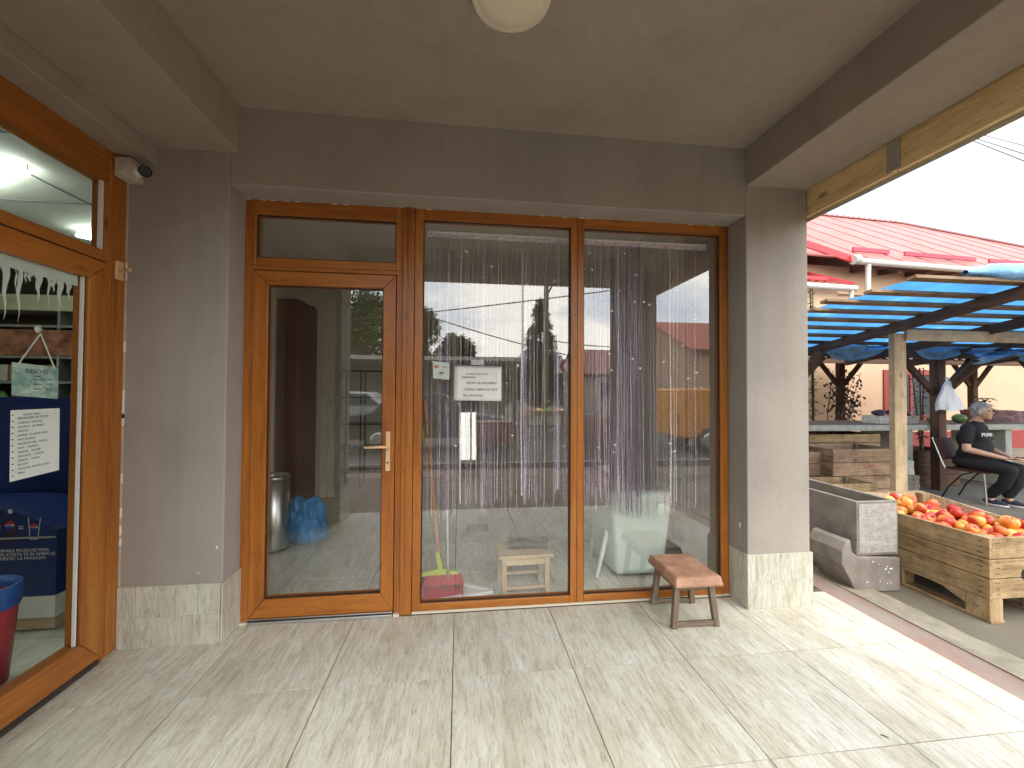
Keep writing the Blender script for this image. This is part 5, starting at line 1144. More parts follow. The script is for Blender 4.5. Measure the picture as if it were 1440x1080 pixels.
for i in range(60): s_ = -3.5+(rs+3.5)*i/60; b.obox(P_(s_, 4.3)+V((0, 0, .05)), (.09, .16, .07), Rh)
b.bar(P_(-3.5, 4.3)+V((0, 0, .04)), P_(rs, 4.3)+V((0, 0, .04)), .14, .04); b.bar(P_(rs, 4.3)+V((0, 0, .06)), P_(hip, ov)+V((0, 0, .06)), .12, .05); b.build('ridge_cap', mat('ridge_cap', (.30, .16, .16), .5), house)
for a_, c_ in (((1188, 0), (1238, 0)), ((1260, 0), (1358, 0)), ((1377, 0), (1475, 0))):
    sa, sc_ = hray(a_[0], 362)[0], hray(c_[0], 362)[0]
    b = MB(); d = ov+.35; b.bar(P_(sa, d)+V((0, 0, .12)), P_(sc_, d)+V((0, 0, .12)), .05, .10); b.build('snow_guard', mat('snow_guard_red', (.38, .03, .06), .4, bs=0), house)
s0 = hray(1200, 366, ov)[0]
b = MB(); zg = ze+.04
pts = [HP(s0+(hip-s0)*i/20, ov-.06, zg) for i in range(21)]; b.tube(pts, .075, 12); b.build('gutter', M['gutter'], house)
b = MB(); sd_ = s0+.35
b.tube([HP(sd_, ov-.06, zg-.06), HP(sd_, ov-.05, zg-.45), HP(sd_, ov-.05, zg-.85), HP(sd_-.06, ov-.05, zg-.97), HP(sd_-.3, ov-.02, zg-1.0)], .055, 10)
b.tube([HP(s0-.08, ov-.06, zg+.02), HP(s0+.06, ov-.06, zg+.05)], .11, 10); b.build('downpipe', M['gutter'], house)
for i in range(14):
    s_ = s0+.6+i*.85; b = MB(); b.bar(HP(s_, .0, ze+.02), HP(s_, ov+.06, ze-.06), .10, .13); b.build('rafter_tail', M['darkX'], house)
# verge of the main roof and the small lower roof at the left
b = MB(); va = HP(s0-.05, ov, ze+.10); vq = hray(1134, 343, ov+.02); vb = HP(vq[0], ov+.02, vq[1]); b.bar(va, vb, .05, .16); b.build('verge_board', rd, house, bevel=.003)
lq0, lq1 = hray(1120, 402, -.9), hray(1196, 405, -.9); zl = lq0[1]
b = MB(); P2_ = lambda s_, d: HP(s_, d, zl+.08+(d+.9)*.55)
b.add([P2_(lq0[0]-1, -.9), P2_(lq1[0]+.1, -.9), P2_(lq1[0]-.35, .0), P2_(lq0[0]-1, .0)], [(0, 1, 2, 3)])
for i in range(14): s_ = lq1[0]-.05-i*.22; b.bar(P2_(s_, -.9)+V((0, 0, .02)), P2_(s_-.05, -.02)+V((0, 0, .02)), .025, .03)
b.build('lower_roof', roofm, house, solid=.02)
b = MB(); b.bar(P2_(lq1[0]-.5, -.78)+V((0, 0, .09)), P2_(lq0[0]-1, -.78)+V((0, 0, .09)), .04, .08); b.bar(P2_(lq1[0]+.1, -.9)+V((0, 0, .05)), P2_(lq1[0]-.35, 0)+V((0, 0, .05)), .04, .06); b.build('lower_roof_trim', rd, house)
b = MB(); b.tube([HP(lq0[0]-1, -.97, zl), HP(lq1[0]+.05, -.97, zl)], .07, 12); b.tube([HP(lq1[0]-.05, -.97, zl-.04), HP(lq1[0]-.05, -.95, zl-.28), HP(lq1[0]-.14, -.9, zl-.40), HP(lq1[0]-.14, -.1, zl-.5), HP(lq1[0]-.14, -.1, G)], .045, 10)
b.build('lower_gutter', M['gutter'], house)
b = MB(); hbox(b, lq0[0]-1.2, lq1[0]-.25, -.82, -.001, .425, zl-.02); b.build('lower_wall', M['peach'], house)
w0, w1 = hray(1241, 520), hray(1318, 590)
b = MB(); hbox(b, w0[0], w0[0]+.16, -.04, -.002, w1[1], w0[1]); hbox(b, w1[0]-.16, w1[0], -.04, -.002, w1[1], w0[1]); hbox(b, w0[0]+.161, w1[0]-.161, -.04, -.002, w0[1]-.12, w0[1]); hbox(b, w0[0]+.161, w1[0]-.161, -.05, -.002, w1[1], w1[1]+.12); hbox(b, (w0[0]+w1[0])/2-.04, (w0[0]+w1[0])/2+.04, -.035, -.002, w1[1]+.121, w0[1]-.121)
win_h = b.build('window', M['redpaint'], house, bevel=.004)
b = MB(); hbox(b, w0[0]+.16, w1[0]-.16, -.012, -.001, w1[1]+.12, w0[1]-.12); b.build('pane', mat('dark_window_glass', (.05, .06, .07), .08, .1, bs=0), win_h)
# withered shrub and old trunks by the peach wall
t = thing('withered_shrub', 'withered brown shrub in front of the peach wall left of the stall post', 'shrub', (atY(1170, 560, 7.0).x, 7.0, G))
rn = random.Random(17); bs_ = MB(); bl = MB(); a0_ = atY(1166, 600, 7.0); a0_.z = G; top = atY(1205, 520, 7.0)
for k in range(9):
    e = top+V((rn.uniform(-.35, .12), rn.uniform(-.2, .2), rn.uniform(-.65, .05))); mid = a0_.lerp(e, .55)+V((rn.uniform(-.08, .08), 0, .05)); bs_.tube([a0_, mid, e], [.014, .009, .004], 5)
    for j in range(46):
        v = .45+.55*rn.random(); p = mid.lerp(e, (v-.45)/.55)+V((rn.gauss(0, .05), rn.gauss(0, .05), rn.gauss(0, .05))); leafq(bl, p, (rn.uniform(-1, 1), rn.uniform(-1, 1), rn.uniform(-1, .6)), (0, .3, 1), .075*rn.uniform(.6, 1.3), .05, 0, .4)
bs_.build('stem', M['bark'], t); bl.build('foliage', M['deadleaf'], t)
plant('climbing_plant', 'loose grey green twigs at the house wall just beside the right pillar', 'plant', (atY(1143, 480, 8.2).x, 8.2, G), 3.7, 60, .10, .05, M['leafdark'], 31, .03, 3, .02)
for i, (px, lb) in enumerate(((1296, 'thin dark bush trunk behind the table near the white bag'),)):
    plant('bush', lb, 'plant', (atY(px, 560, 7.9).x, 7.9, G), 2.0, 30, .12, .06, M['deadleaf'], 5, .15, 4, .02)
# overhead wires crossing the sky
wires = (((1370, 183), (1440, 200)), ((1366, 189), (1440, 212)), ((1362, 192), (1440, 222)))
for i, (p, q) in enumerate(wires):
    a = atY(p[0], p[1], 14+.3*i); c = atY(q[0], q[1], 11+.3*i); d = c-a; pts = [a+d*(-16+34*k/24)+V((0, 0, .35*(((k-12)/12)**2-1)*.3)) for k in range(25)]
    b = MB(); b.tube(pts, .03, 5); o = b.build('overhead_wire', M['black']); tag(o, ('highest', 'middle', 'lowest')[i]+' of the three thin black wires crossing the sky at the top right', 'wire', 'overhead wires above the red roof')
# ------------------------------------------------------------------ the seated woman and her chair
HD = math.radians(-78); pl_ = V((6.98, 4.98, G))
RZ = Matrix.Rotation(HD, 3, 'Z')
t = thing('metal_chair', 'dark red padded chair with chromed tube legs that the woman sits on', 'chair', (0, 0, 0))
b = MB(); b.grid(lambda u, v: V((-.20+.43*u, -.21+.42*v, .455+.015*math.sin(PI*u)*math.sin(PI*v))), 12, 12); b.box(-.20, .23, -.21, .21, .425, .454); b.build('seat', mat('dark_red_vinyl', (.06, .012, .010), .75, .1), t, bevel=.004)
b = MB(); b.grid(lambda u, v: V((-.235-.10*v+.02*math.cos(PI*(u-.5)), -.20+.40*u, .56+.30*v)), 12, 12); b.build('backrest', bpy.data.materials['dark_red_vinyl'], t, solid=.03)
for s_ in (-1, 1):
    b = MB(); b.tube([(.21, s_*.20, .43), (.225, s_*.205, .2), (.235, s_*.21, 0)], .0115, 10); b.build('leg', M['alu'], t)
    b = MB(); b.tube([(-.355, s_*.19, .87), (-.23, s_*.20, .50), (-.20, s_*.20, .43)], .0115, 10); b.build('back_tube', M['alu'], t)
    b = MB(); b.tube([(.10, s_*.20, .43), (-.02, s_*.205, .37), (-.16, s_*.21, .18), (-.24, s_*.21, 0)], .0105, 10); b.build('leg', M['black'], t)
t.location = pl_; t.rotation_euler.z = HD; t.scale = (.95,)*3
w_ = thing('person', 'grey haired woman in black sitting on a chair by the market table, holding a phone', 'person', (0, 0, 0))
def blob(name, parts, mt, parent, vox=.008, sm=6, seg=14):
    b = MB()
    for p in parts:
        if p[0] == 'c':                                     # tapered capsule chain
            _, pts, rr = p; pts = [V(q) for q in pts]
            for i in range(len(pts)-1):
                n_ = max(2, int((pts[i+1]-pts[i]).length/(.5*min(rr[i], rr[i+1])))+1)
                b.tube([pts[i].lerp(pts[i+1], k/n_) for k in range(n_+1)], [rr[i]+(rr[i+1]-rr[i])*k/n_ for k in range(n_+1)], seg)
            for q, r_ in zip(pts, rr): b.sphere(q, r_*.999, seg, 10)
        else: b.sphere(p[1], p[2], 20, 14, rot=p[3] if len(p) > 3 else None)
    o = b.build(name, mt, parent)
    m_ = o.modifiers.new('r', 'REMESH'); m_.mode = 'VOXEL'; m_.voxel_size = vox; m_.use_smooth_shade = True
    s_ = o.modifiers.new('s', 'SMOOTH'); s_.iterations = sm; s_.factor = .5
    return o
skin = mat('skin', (.50, .29, .20), .5, .08, 12, .1, 200, bd=.001, sss=.1)
hd = V((.125, 0, 1.275))
body = [('e', hd+V((-.01, 0, .012)), (.092, .076, .105)), ('e', hd+V((.025, 0, -.035)), (.068, .058, .072)), ('e', hd+V((.06, 0, -.088)), (.026, .030, .022)),
        ('c', [hd+V((.078, 0, .02)), hd+V((.104, 0, -.018))], [.009, .014]), ('e', hd+V((.083, 0, -.052)), (.014, .026, .008)), ('e', hd+V((.083, 0, -.063)), (.012, .022, .008)),
        ('e', hd+V((.06, .034, -.022)), (.026, .022, .022)), ('e', hd+V((.06, -.034, -.022)), (.026, .022, .022)), ('e', hd+V((.072, 0, .034)), (.016, .048, .010)),
        ('e', hd+V((-.012, .076, -.006)), (.018, .010, .03)), ('e', hd+V((-.012, -.076, -.006)), (.018, .010, .03)),
        ('c', [(.085, 0, 1.20), (.045, 0, 1.09)], [.058, .066]), ('c', [(.04, 0, 1.08), (-.01, 0, .8), (0, 0, .58)], [.085, .11, .11]),
        ('c', [(.03, -.13, 1.045), (.03, .13, 1.045)], [.05, .05])]
for s_ in (-1, 1):
    sh = V((.03, s_*.175, 1.03)); el_ = V((.05, s_*.245, .745)); wr_ = V((.36, s_*.075, .655))
    body += [('c', [sh, el_], [.056, .046]), ('c', [el_, el_.lerp(wr_, .35), wr_], [.045, .042, .027])]
    pm_ = V((.425, s_*.05, .658)); body += [('e', pm_, (.048, .034, .019), Matrix.Rotation(-s_*.35, 3, 'Z'))]
    for i, (ln, oy) in enumerate(((.058, .030), (.068, .010), (.063, -.010), (.05, -.028))):   # four fingers curled round the phone
        k0 = pm_+V((.036, s_*oy*.8, .004)); k1 = k0+V((ln*.5, -s_*.012, .006)); k2 = k1+V((ln*.22, -s_*.020, -.018)); body.append(('c', [k0, k1, k2], [.0095, .0088, .0075]))
    th_ = pm_+V((-.006, -s_*.028, .01)); body.append(('c', [th_, th_+V((.030, -s_*.018, .016)), th_+V((.056, -s_*.014, .020))], [.012, .0105, .009]))
    an_ = V((.22 if s_ < 0 else .33, s_*.085, .10)); body += [('c', [(.42, s_*.11, .47), an_], [.05, .036]), ('c', [an_, an_+V((.03, 0, -.05))], [.036, .03])]
    body += [('c', [(0, s_*.09, .56), (.42, s_*.11, .50)], [.075, .05])]
bo = blob('body', body, skin, w_, .0065, 3)
for s_ in (-1, 1):
    b = MB(); b.sphere(hd+V((.079, s_*.030, .010)), (.008, .011, .008), 12, 8); b.build('eye', mat('eye', (.10, .08, .07), .2, bs=0) if s_ < 0 else bpy.data.materials['eye'], bo)
    b = MB(); b.bar(hd+V((.085, s_*.016, .026)), hd+V((.076, s_*.048, .027)), .005, .004); b.build('eyebrow', mat('brow', (.22, .2, .18), .8, bs=0) if s_ < 0 else bpy.data.materials['brow'], bo)
hairm = mat('grey_hair', (.30, .285, .26), .65, .35, 30, .8, 90, bd=.004, sc3=(1, 1, .35), col2=(.46, .44, .41))
hair = [('e', hd+V((-.028, 0, .036)), (.100, .092, .100)), ('e', hd+V((-.065, 0, -.02)), (.062, .078, .085)), ('e', hd+V((.035, 0, .088)), (.055, .068, .035)), ('e', hd+V((-.02, -.075, .0)), (.035, .022, .05)), ('e', hd+V((-.02, .075, .0)), (.035, .022, .05)), ('e', hd+V((-.07, 0, -.075)), (.04, .06, .04))]
rn = random.Random(2)
for i in range(40):
    a = rn.uniform(0, 2*PI); e = rn.uniform(-.1, 1.4); d = V((math.cos(a)*math.cos(e), math.sin(a)*math.cos(e), math.sin(e)))
    if d.x > .55 and d.z < .6: continue
    hair.append(('e', hd+V((-.03, 0, .03))+V((d.x*.095, d.y*.088, d.z*.098)), (.022, .018, .018)))
blob('hair', hair, hairm, w_, .006, 2)
blk = mat('black_jersey', (.010, .010, .011), .85, .2, 8, .5, 16, bd=.008); blk2 = mat('black_trouser_cloth', (.008, .008, .009), .85, .2, 8, .4, 14, bd=.008)
sh_ = [('c', [(.035, 0, 1.035), (.04, 0, .92), (.05, 0, .78), (.03, 0, .60)], [.115, .155, .175, .17]), ('c', [(.02, -.145, 1.035), (.02, .145, 1.035)], [.068, .068]), ('e', (.11, -.07, .90), (.085, .08, .085)), ('e', (.11, .07, .90), (.085, .08, .085)), ('e', (-.035, 0, .88), (.12, .165, .15)), ('e', (.03, 0, .66), (.19, .20, .13)), ('c', [(.045, 0, 1.06), (.055, 0, 1.098)], [.088, .078])]
for s_ in (-1, 1): sh_ += [('c', [(.03, s_*.17, 1.03), (.042, s_*.222, .865)], [.074, .068])]
so = blob('shirt', sh_, blk, w_, .009, 5)
tr = [('e', (-.01, 0, .55), (.19, .215, .12))]
for s_ in (-1, 1):
    an_ = V((.23 if s_ < 0 else .33, s_*.09, .15)); tr += [('c', [(.02, s_*.10, .55), (.43, s_*.115, .505)], [.108, .080]), ('c', [(.43, s_*.115, .50), (.36 if s_ < 0 else .40, s_*.105, .30), an_], [.078, .07, .066])]
blob('trousers', tr, blk2, w_, .009, 5)
nvy = mat('navy_canvas', (.02, .025, .045), .8, .1)
for s_ in (-1, 1):
    ax_ = .22 if s_ < 0 else .33; y = s_*.085
    so2 = blob('shoe', [('e', (ax_+.05, y, .035), (.125, .042, .034)), ('e', (ax_-.02, y, .045), (.055, .036, .040)), ('e', (ax_+.06, y, .05), (.06, .034, .03))], nvy, w_, .006, 2)
    b = MB(); b.prism([V((ax_+.05+.135*math.cos(a), y+.045*math.sin(a)*(1 if math.cos(a) > 0 else .85), .001)) for a in [2*PI*i/24 for i in range(24)]], (0, 0, .018)); b.build('sole', M['white'], so2, bevel=.003)
b = MB(); Mt = Matrix(((0, 0, 1, .207), (1, 0, 0, -.168), (0, 1, 0, .935), (0, 0, 0, 1))); b.text('PUMA', .072, Mt, 0, extrude=.003)
for i, v_ in enumerate(b.v): v_.x -= (abs(v_.y)/.17)**2*.03
b.build('lettering', M['white'], so)
w_.location = pl_; w_.rotation_euler.z = HD; w_.scale = (.95,)*3
b = MB(); b.box(.0, .14, -.036, .036, -.004, .004); ph = b.build('phone', M['black'], None, bevel=.003); tag(ph, 'black phone held in both hands by the seated woman', 'phone')
ph.location = pl_+RZ @ V((.432, 0, .638)); ph.rotation_euler = (0, -.12, HD)
for v_ in ph.data.vertices: v_.co.x -= 0
# ------------------------------------------------------------------ the street behind, which the shop glass mirrors
def tree(name, label, loc, h, r_, n, mt, seed, trunk=.14, conic=False, group=None, ls=.16):
    rn = random.Random(seed); t = thing(name, label, 'tree', loc, group); loc = V(loc); b = MB()
    b.tube([loc, loc+V((.05, 0, h*.3)), loc+V((0, .05, h*.62)), loc+V((0, 0, h*.9))], [trunk, trunk*.8, trunk*.45, trunk*.12], 8)
    cl_ = []
    for i in range(20 if not conic else 130):
        if conic:
            v = rn.random(); a = rn.random()*6.28; rr = r_*(1-v)*rn.uniform(.6, 1); c = loc+V((rr*math.cos(a), rr*math.sin(a), h*(.14+.84*v))); cr_ = (.10+.16*(1-v))*r_+.12
        else:
            a = rn.random()*6.28; v = rn.uniform(.38, .95); k = math.sin(PI*min(1, (v-.25)/.8)); rr = r_*k*rn.uniform(.3, .85); c = loc+V((rr*math.cos(a), rr*math.sin(a), h*v)); cr_ = r_*rn.uniform(.25, .42)
        cl_.append((c, cr_)); b.tube([loc+V((0, 0, h*(.3 if not conic else min(.9, v)))), loc.lerp(c, .6)+V((0, 0, c.z-loc.z))*.35 if not conic else c, c], [trunk*.35, trunk*.2, trunk*.06], 5)
    b.build('trunk', M['bark'], t); b = MB()
    for i in range(n):
        c, cr_ = rn.choice(cl_); d = V((rn.gauss(0, 1), rn.gauss(0, 1), rn.gauss(0, 1))).normalized(); p = c+d*cr_*rn.random()**.35
        q = V((rn.uniform(-1, 1), rn.uniform(-1, 1), rn.uniform(-.6, .6))); leafq(b, p, q, (rn.uniform(-.5, .5), rn.uniform(-.5, .5), 1), ls*rn.uniform(.6, 1.3), ls*.7)
    b.build('crown', mt, t); return t
# flat roofed market hall across the street
mh = thing('market_hall', 'low grey market hall with a pale flat roof edge across the street', 'building', (-3, -15, G))
a, c = rf(372, 505, -14), rf(737, 508, -14)
b = MB(); b.box(a.x-6, c.x, -19, -14, c.z, c.z+.18); b.build('roof', mat('pale_roof_edge', (.50, .50, .48), .6), mh)
b = MB(); b.box(a.x-5.9, c.x-.6, -18.9, -16.5, G, c.z-.001); b.build('wall', mat('grey_hall_wall', (.20, .19, .17), .8, .1), mh)
for i in range(7): x = c.x-.5-i*2.6; b = MB(); b.box(x, x+.16, -14.4, -14.2, G, c.z-.001); b.build('post', mat('post_grey', (.13, .12, .11), .7) if i == 0 else bpy.data.materials['post_grey'], mh)
for i in range(4): x = c.x-2.2-i*3.4; b = MB(); b.box(x-1.6, x, -16.499, -16.45, .9, 2.2); b.build('window', mat('hall_glass', (.06, .08, .09), .1, bs=0) if i == 0 else bpy.data.materials['hall_glass'], mh)
# trees
a = rf(510, 440, -24); tree('broadleaf_tree', 'tall bushy green tree behind the market hall, mirrored in the door pane', (a.x-1, -24, G), 8.2, 3.6, 17000, M['leaf'], 4, .25, ls=.30)
a = rf(600, 470, -26); tree('broadleaf_tree', 'rounded green tree whose top shows mirrored left of the letter notice', (a.x, -26, G), 6.9, 3.4, 15000, M['leaf'], 9, .22, ls=.30)
a = rf(760, 470, -22); tree('conifer_tree', 'dark pointed conifer mirrored right of the letter notice', (a.x, -22, G), 7.6, 1.9, 14000, M['leafdark'], 13, .16, True, ls=.2)
a = rf(470, 470, -30); tree('broadleaf_tree', 'wide green tree at the far left of the street', (a.x-6, -30, G), 8, 4.5, 8000, M['leaf'], 19, .25, ls=.3)
# lamp post, utility pole, wires
a = rf(735, 394, -12.5); t = thing('street_lamp', 'thin grey double armed street lamp mirrored in the middle window', 'street lamp', (a.x, -12.5, G))
b = MB(); b.tube([(a.x, -12.5, G), (a.x, -12.5, a.z)], [.07, .045], 10); b.build('pole', M['alu'], t)
for s_ in (-1, 1):
    b = MB(); b.tube([(a.x, -12.5, a.z-.05), (a.x+s_*.5, -12.5, a.z+.12), (a.x+s_*1.0, -12.5, a.z+.2)], .03, 8); b.build('arm', M['alu'], t)
    b = MB(); b.sphere((a.x+s_*1.25, -12.5, a.z+.21), (.32, .12, .06), 12, 8); b.build('lamp_head', M['dirtywhite'], t)
a = rf(767, 420, -9.5); t = thing('utility_pole', 'grey utility pole with cable brackets mirrored near the mullion', 'pole', (a.x, -9.5, G))
b = MB(); b.tube([(a.x, -9.5, G), (a.x+.05, -9.5, a.z+2.8)], [.11, .08], 10); b.build('shaft', M['conc'], t)
b = MB(); b.tube([(a.x, -9.5, a.z), (a.x+.5, -9.6, a.z+1.0), (a.x+1.4, -9.9, a.z+1.9)], .03, 6); b.tube([(a.x, -9.5, a.z), (a.x-.2, -9.5, a.z-.3), (a.x, -9.5, a.z-.6)], .02, 6); b.build('cable_bracket', M['black'], t)
for i, (p, q) in enumerate((((372, 458), (755, 422)), ((600, 440), (740, 486)), ((862, 485), (780, 480)))):
    a_ = rf(p[0], p[1], -10-i); c_ = rf(q[0], q[1], -9.6-i); d = c_-a_
    b = MB(); b.tube([a_+d*(-1+2.4*k/20)+V((0, 0, .25*((k-10)/10)**2-.1)) for k in range(21)], .022, 5); tag(b.build('street_cable', M['black']), ('thick cable running to the utility pole across the mirrored sky', 'thin cable low across the mirrored sky', 'short cable right of the mullion in the mirrored sky')[i], 'wire')
# houses with red roofs
def gable(label, x0, x1, y0, y1, zw, zrf, wallc, roofc):
    t = thing('street_house', label, 'house', ((x0+x1)/2, (y0+y1)/2, G)); b = MB(); b.box(x0, x1, y0, y1, G, zw); b.build('wall', wallc, t)
    b = MB(); o_ = .35; ym = (y0+y1)/2; b.add([(x0-o_, y0-o_, zw-.1), (x1+o_, y0-o_, zw-.1), (x1+o_, ym, zrf), (x0-o_, ym, zrf), (x0-o_, y1+o_, zw-.1), (x1+o_, y1+o_, zw-.1)], [(0, 1, 2, 3), (3, 2, 5, 4)]); b.build('roof', roofc, t, solid=.08)
    b = MB(); b.prism([(x0+.01, y0, zw), (x0+.01, y1, zw), (x0+.01, ym, zrf-.1)], (.1, 0, 0)); b.prism([(x1-.11, y0, zw), (x1-.11, y1, zw), (x1-.11, ym, zrf-.1)], (.1, 0, 0)); b.build('gable', wallc, t)
    n_ = max(2, int((x1-x0)/2.2))
    for i in range(n_):
        x = x0+(x1-x0)*(i+.5)/n_; b = MB(); b.box(x-.5, x+.5, y1, y1+.03, 1.0, 2.2); w__ = b.build('window', M['gutter'], t); b = MB(); b.box(x-.43, x+.43, y1+.031, y1+.04, 1.07, 2.13); b.build('pane', bpy.data.materials['hall_glass'], w__)
rt = mat('brown_tile_roof', (.26, .13, .10), .8, .2, 8, .5, 20); rt2 = mat('red_tile_roof', (.36, .10, .06), .8, .2, 8, .5, 20)
a, c = rf(822, 515, -24), rf(905, 480, -24); gable('beige house with a brown tiled roof mirrored right of the mullion', a.x, c.x+2, -30, -24, rf(850, 525, -24).z, rf(860, 493, -27).z, mat('beige_house', (.42, .36, .28), .9), rt)
a, c = rf(948, 500, -9), rf(1010, 500, -9); gable('peach house with a red tiled roof mirrored at the right end of the window', a.x+.8, c.x+7, -15, -9, rf(985, 490, -9).z, rf(960, 455, -12).z, M['peach'], rt2)
# yellow van
def car(kind, label, cat, loc, rz, body, ln, wd, hh, van=False, ride=.22):
    t = thing(kind, label, cat, (0, 0, 0)); L2 = ln/2
    if van: pr = [(-L2, ride+.15), (-L2, hh), (L2*.45, hh), (L2*.70, hh*.62), (L2*.98, hh*.52), (L2, ride+.15)]
    else: pr = [(-L2, ride+.1), (-L2*.99, hh*.62), (-L2*.72, hh*.66), (-L2*.50, hh*.97), (L2*.1, hh), (L2*.42, hh*.66), (L2*.93, hh*.56), (L2, ride+.15)]
    b = MB(); b.prism([V((x, -wd/2, z)) for x, z in pr], (0, wd, 0)); b.build('body', body, t, bevel=.06, seg=3)
    dg = bpy.data.materials['hall_glass']
    if van: gl_ = [[(L2*.10, hh*.62), (L2*.10, hh*.92), (L2*.44, hh*.92), (L2*.62, hh*.62)]]
    else: gl_ = [[(-L2*.66, hh*.68), (-L2*.46, hh*.93), (-L2*.18, hh*.94), (-L2*.18, hh*.68)], [(-L2*.15, hh*.68), (-L2*.15, hh*.94), (L2*.08, hh*.94), (L2*.34, hh*.68)]]
    for g_ in gl_:
        for s_ in (-1, 1): b = MB(); b.prism([V((x, s_*(wd/2+.002), z)) for x, z in g_], (0, s_*.006, 0)); b.build('side_window', dg, t)
    for x in (-L2*.62, L2*.62):
        for s_ in (-1, 1):
            b = MB(); b.lathe([(.16, 0), (.30, .01), (.32, .05), (.32, .17), (.30, .2), (.001, .2)], (x, s_*(wd/2+.02), .32), Matrix.Rotation(s_*PI/2, 3, 'X'), 28); wh = b.build('wheel', M['rubber'], t); b = MB(); b.lathe([(.001, -.006), (.13, -.01), (.19, .0), (.19, .02)], (x, s_*(wd/2+.02), .32), Matrix.Rotation(s_*PI/2, 3, 'X'), 20); b.build('rim', M['alu'], wh)
    for s_ in (-1, 1): b = MB(); b.sphere((L2*.99, s_*wd*.36, hh*.45), (.03, .14, .08), 10, 6); b.build('headlight', M['white'], t); b = MB(); b.sphere((-L2*.995, s_*wd*.4, hh*.5), (.03, .08, .1), 10, 6); b.build('tail_light', M['redpaint'], t)
    t.location = loc; t.rotation_euler.z = rz; return t
yel = mat('yellow_paint', (.80, .33, .02), .3, .06, bs=0); dkc = mat('black_car_paint', (.02, .022, .025), .25, .1, bs=0); sv = mat('silver_car_paint', (.45, .47, .48), .3, .05, metal=.3, bs=0)
a = rf(985, 600, -4.5); car('parked_van', 'yellow van parked by the street, mirrored at the right end of the window', 'van', (a.x+1.0, -4.6, G), .05, yel, 3.6, 1.6, 1.55, True)
a = rf(640, 600, -5.2); car('parked_car', 'black car added in the street to darken the reflection below the letter notice', 'car', (a.x-.5, -5.4, G), 0, dkc, 4.0, 1.7, 1.42)  # added car, fills the dark patch of reflection under the notice
a = rf(520, 560, -9); car('parked_car', 'silver car parked by the market hall, mirrored in the door pane', 'car', (a.x-1.0, -9.5, G), PI, sv, 4.2, 1.7, 1.45)
# produce crates stacked at the kerb
k_ = 0
st_l = ('bottom', 'second', 'third', 'fourth', 'top')
a, c = rf(820, 560, -3.4), rf(866, 560, -3.4); zt2 = rf(840, 563, -3.4).z
for k in range(5): crate(st_l[k]+' orange crate of the kerbside stack mirrored right of the mullion', a.x, c.x+.15, -3.4-.4, -3.4, G+k*.19, 2, .09, mX='crateX', mY='crateY', grp='crates stacked at the kerb')
tt = thing('roadside_table', 'produce table with red cloth at the kerb, mirrored under the middle pane', 'table', (1.2, -2.9, G))
a, c = rf(669, 600, -3.2), rf(724, 600, -3.2); b = MB(); b.box(a.x, c.x, -3.8, -3.2, .72, .76); b.build('top', M['crateX'], tt)
b = MB(); b.box(a.x-.01, c.x+.01, -3.19, -3.185, .30, .77); b.build('cloth', mat('brick_red_cloth', (.25, .08, .055), .8), tt)
for x in (a.x+.04, c.x-.04):
    for y in (-3.75, -3.25): b = MB(); b.box(x-.02, x+.02, y-.02, y+.02, G, .719); b.build('leg', M['crateZ'], tt)
st = thing('produce_stand', 'low produce stand with shallow trays of fruit across the street', 'stand', (3, -8.2, G))
a, c = rf(738, 560, -8), rf(800, 560, -8)
b = MB(); b.box(a.x, c.x, -8.8, -8.0, .66, .70); b.build('top', M['crateX'], st)
for x in (a.x+.05, c.x-.05):
    for y in (-8.7, -8.1): b = MB(); b.box(x-.03, x+.03, y-.03, y+.03, G, .659); b.build('leg', M['crateZ'], st)
fm = [mat('tray_fruit_red', (.45, .04, .02), .5, .4, 30, 0), mat('tray_fruit_yellow', (.62, .40, .05), .5, .4, 30, 0), mat('tray_fruit_green', (.12, .26, .04), .5, .4, 30, 0)]
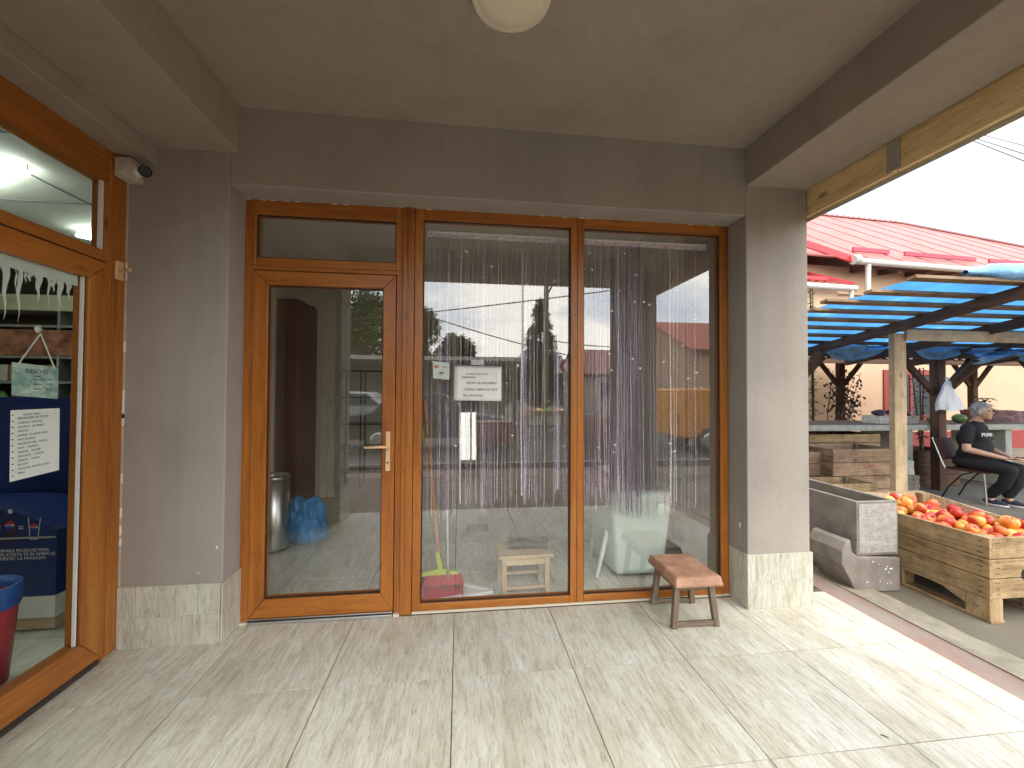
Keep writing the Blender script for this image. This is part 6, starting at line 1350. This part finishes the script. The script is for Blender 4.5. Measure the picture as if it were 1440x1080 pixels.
for i in range(4):
    x0_ = a.x+.04+(c.x-a.x-.08)*i/4; x1_ = a.x+.0+(c.x-a.x-.08)*(i+1)/4
    tb = thing('fruit_tray', ('shallow tray of red fruit at the left end of the produce stand', 'shallow tray of yellow fruit on the produce stand', 'shallow tray of green fruit on the produce stand', 'shallow tray of red fruit at the right end of the produce stand')[i], 'tray', ((x0_+x1_)/2, -8.3, .701))
    b = MB(); b.box(x0_, x1_, -8.7, -8.05, .701, .78); b.build('tray', M['crateX'], tb)
    b = MB(); b.grid(lambda u, v: V((x0_+.02+(x1_-x0_-.04)*u, -8.68+.6*v, .785+.07*math.sin(PI*u)*math.sin(PI*v)+.03*mnoise.noise(V((u*9, v*9, i))))), 14, 14); b.build('fruit', fm[(0, 1, 2, 0)[i]], tb)
# chevron road sign
a = rf(794, 515, -11.8); t = thing('chevron_sign', 'red and white chevron road sign mirrored beside the mullion', 'sign', (a.x, -11.8, G))
b = MB(); b.tube([(a.x, -11.84, G), (a.x, -11.84, a.z+.3)], .03, 8); b.build('pole', M['alu'], t)
b = MB(); b.box(a.x-.32, a.x+.32, -11.8, -11.79, a.z-.3, a.z+.3); b.build('panel', M['white'], t)
b = MB(); 
for o_ in (-.12,): b.prism([V((a.x+x, -11.789, a.z+z)) for x, z in ((-.05, .28), (.12, .28), (-.08, 0), (.12, -.28), (-.05, -.28), (-.26, 0))], (0, .004, 0))
b.build('chevron', M['redpaint'], t)
for i, (px, lb) in enumerate(((690, 'left'), (745, 'right'))):
    pass
# low green hedge and far tree line closing the street
b = MB(); rn = random.Random(44)
for i in range(26000):
    x = rn.uniform(-70, 70); y = -44+rn.gauss(0, 1.2); hh = 4.2+2.2*mnoise.noise(V((x*.12, 0, 3)))+1.0*mnoise.noise(V((x*.5, 1, 3))); z = hh*rn.random()**.6
    leafq(b, (x, y, z), (rn.uniform(-1, 1), rn.uniform(-1, 1), rn.uniform(-.4, .6)), (0, .4, 1), .75, .55)
for i in range(9000):
    y = rn.uniform(-40, 60); x = 62+rn.gauss(0, 1.2); hh = 3.6+1.6*mnoise.noise(V((y*.12, 0, 7))); z = hh*rn.random()**.6
    leafq(b, (x, y, z), (rn.uniform(-1, 1), rn.uniform(-1, 1), rn.uniform(-.4, .6)), (.4, 0, 1), .8, .6)
o = b.build('distant_trees', M['leafdark']); o['kind'] = 'stuff'; o['label'] = 'dense green belt of trees far behind the street'
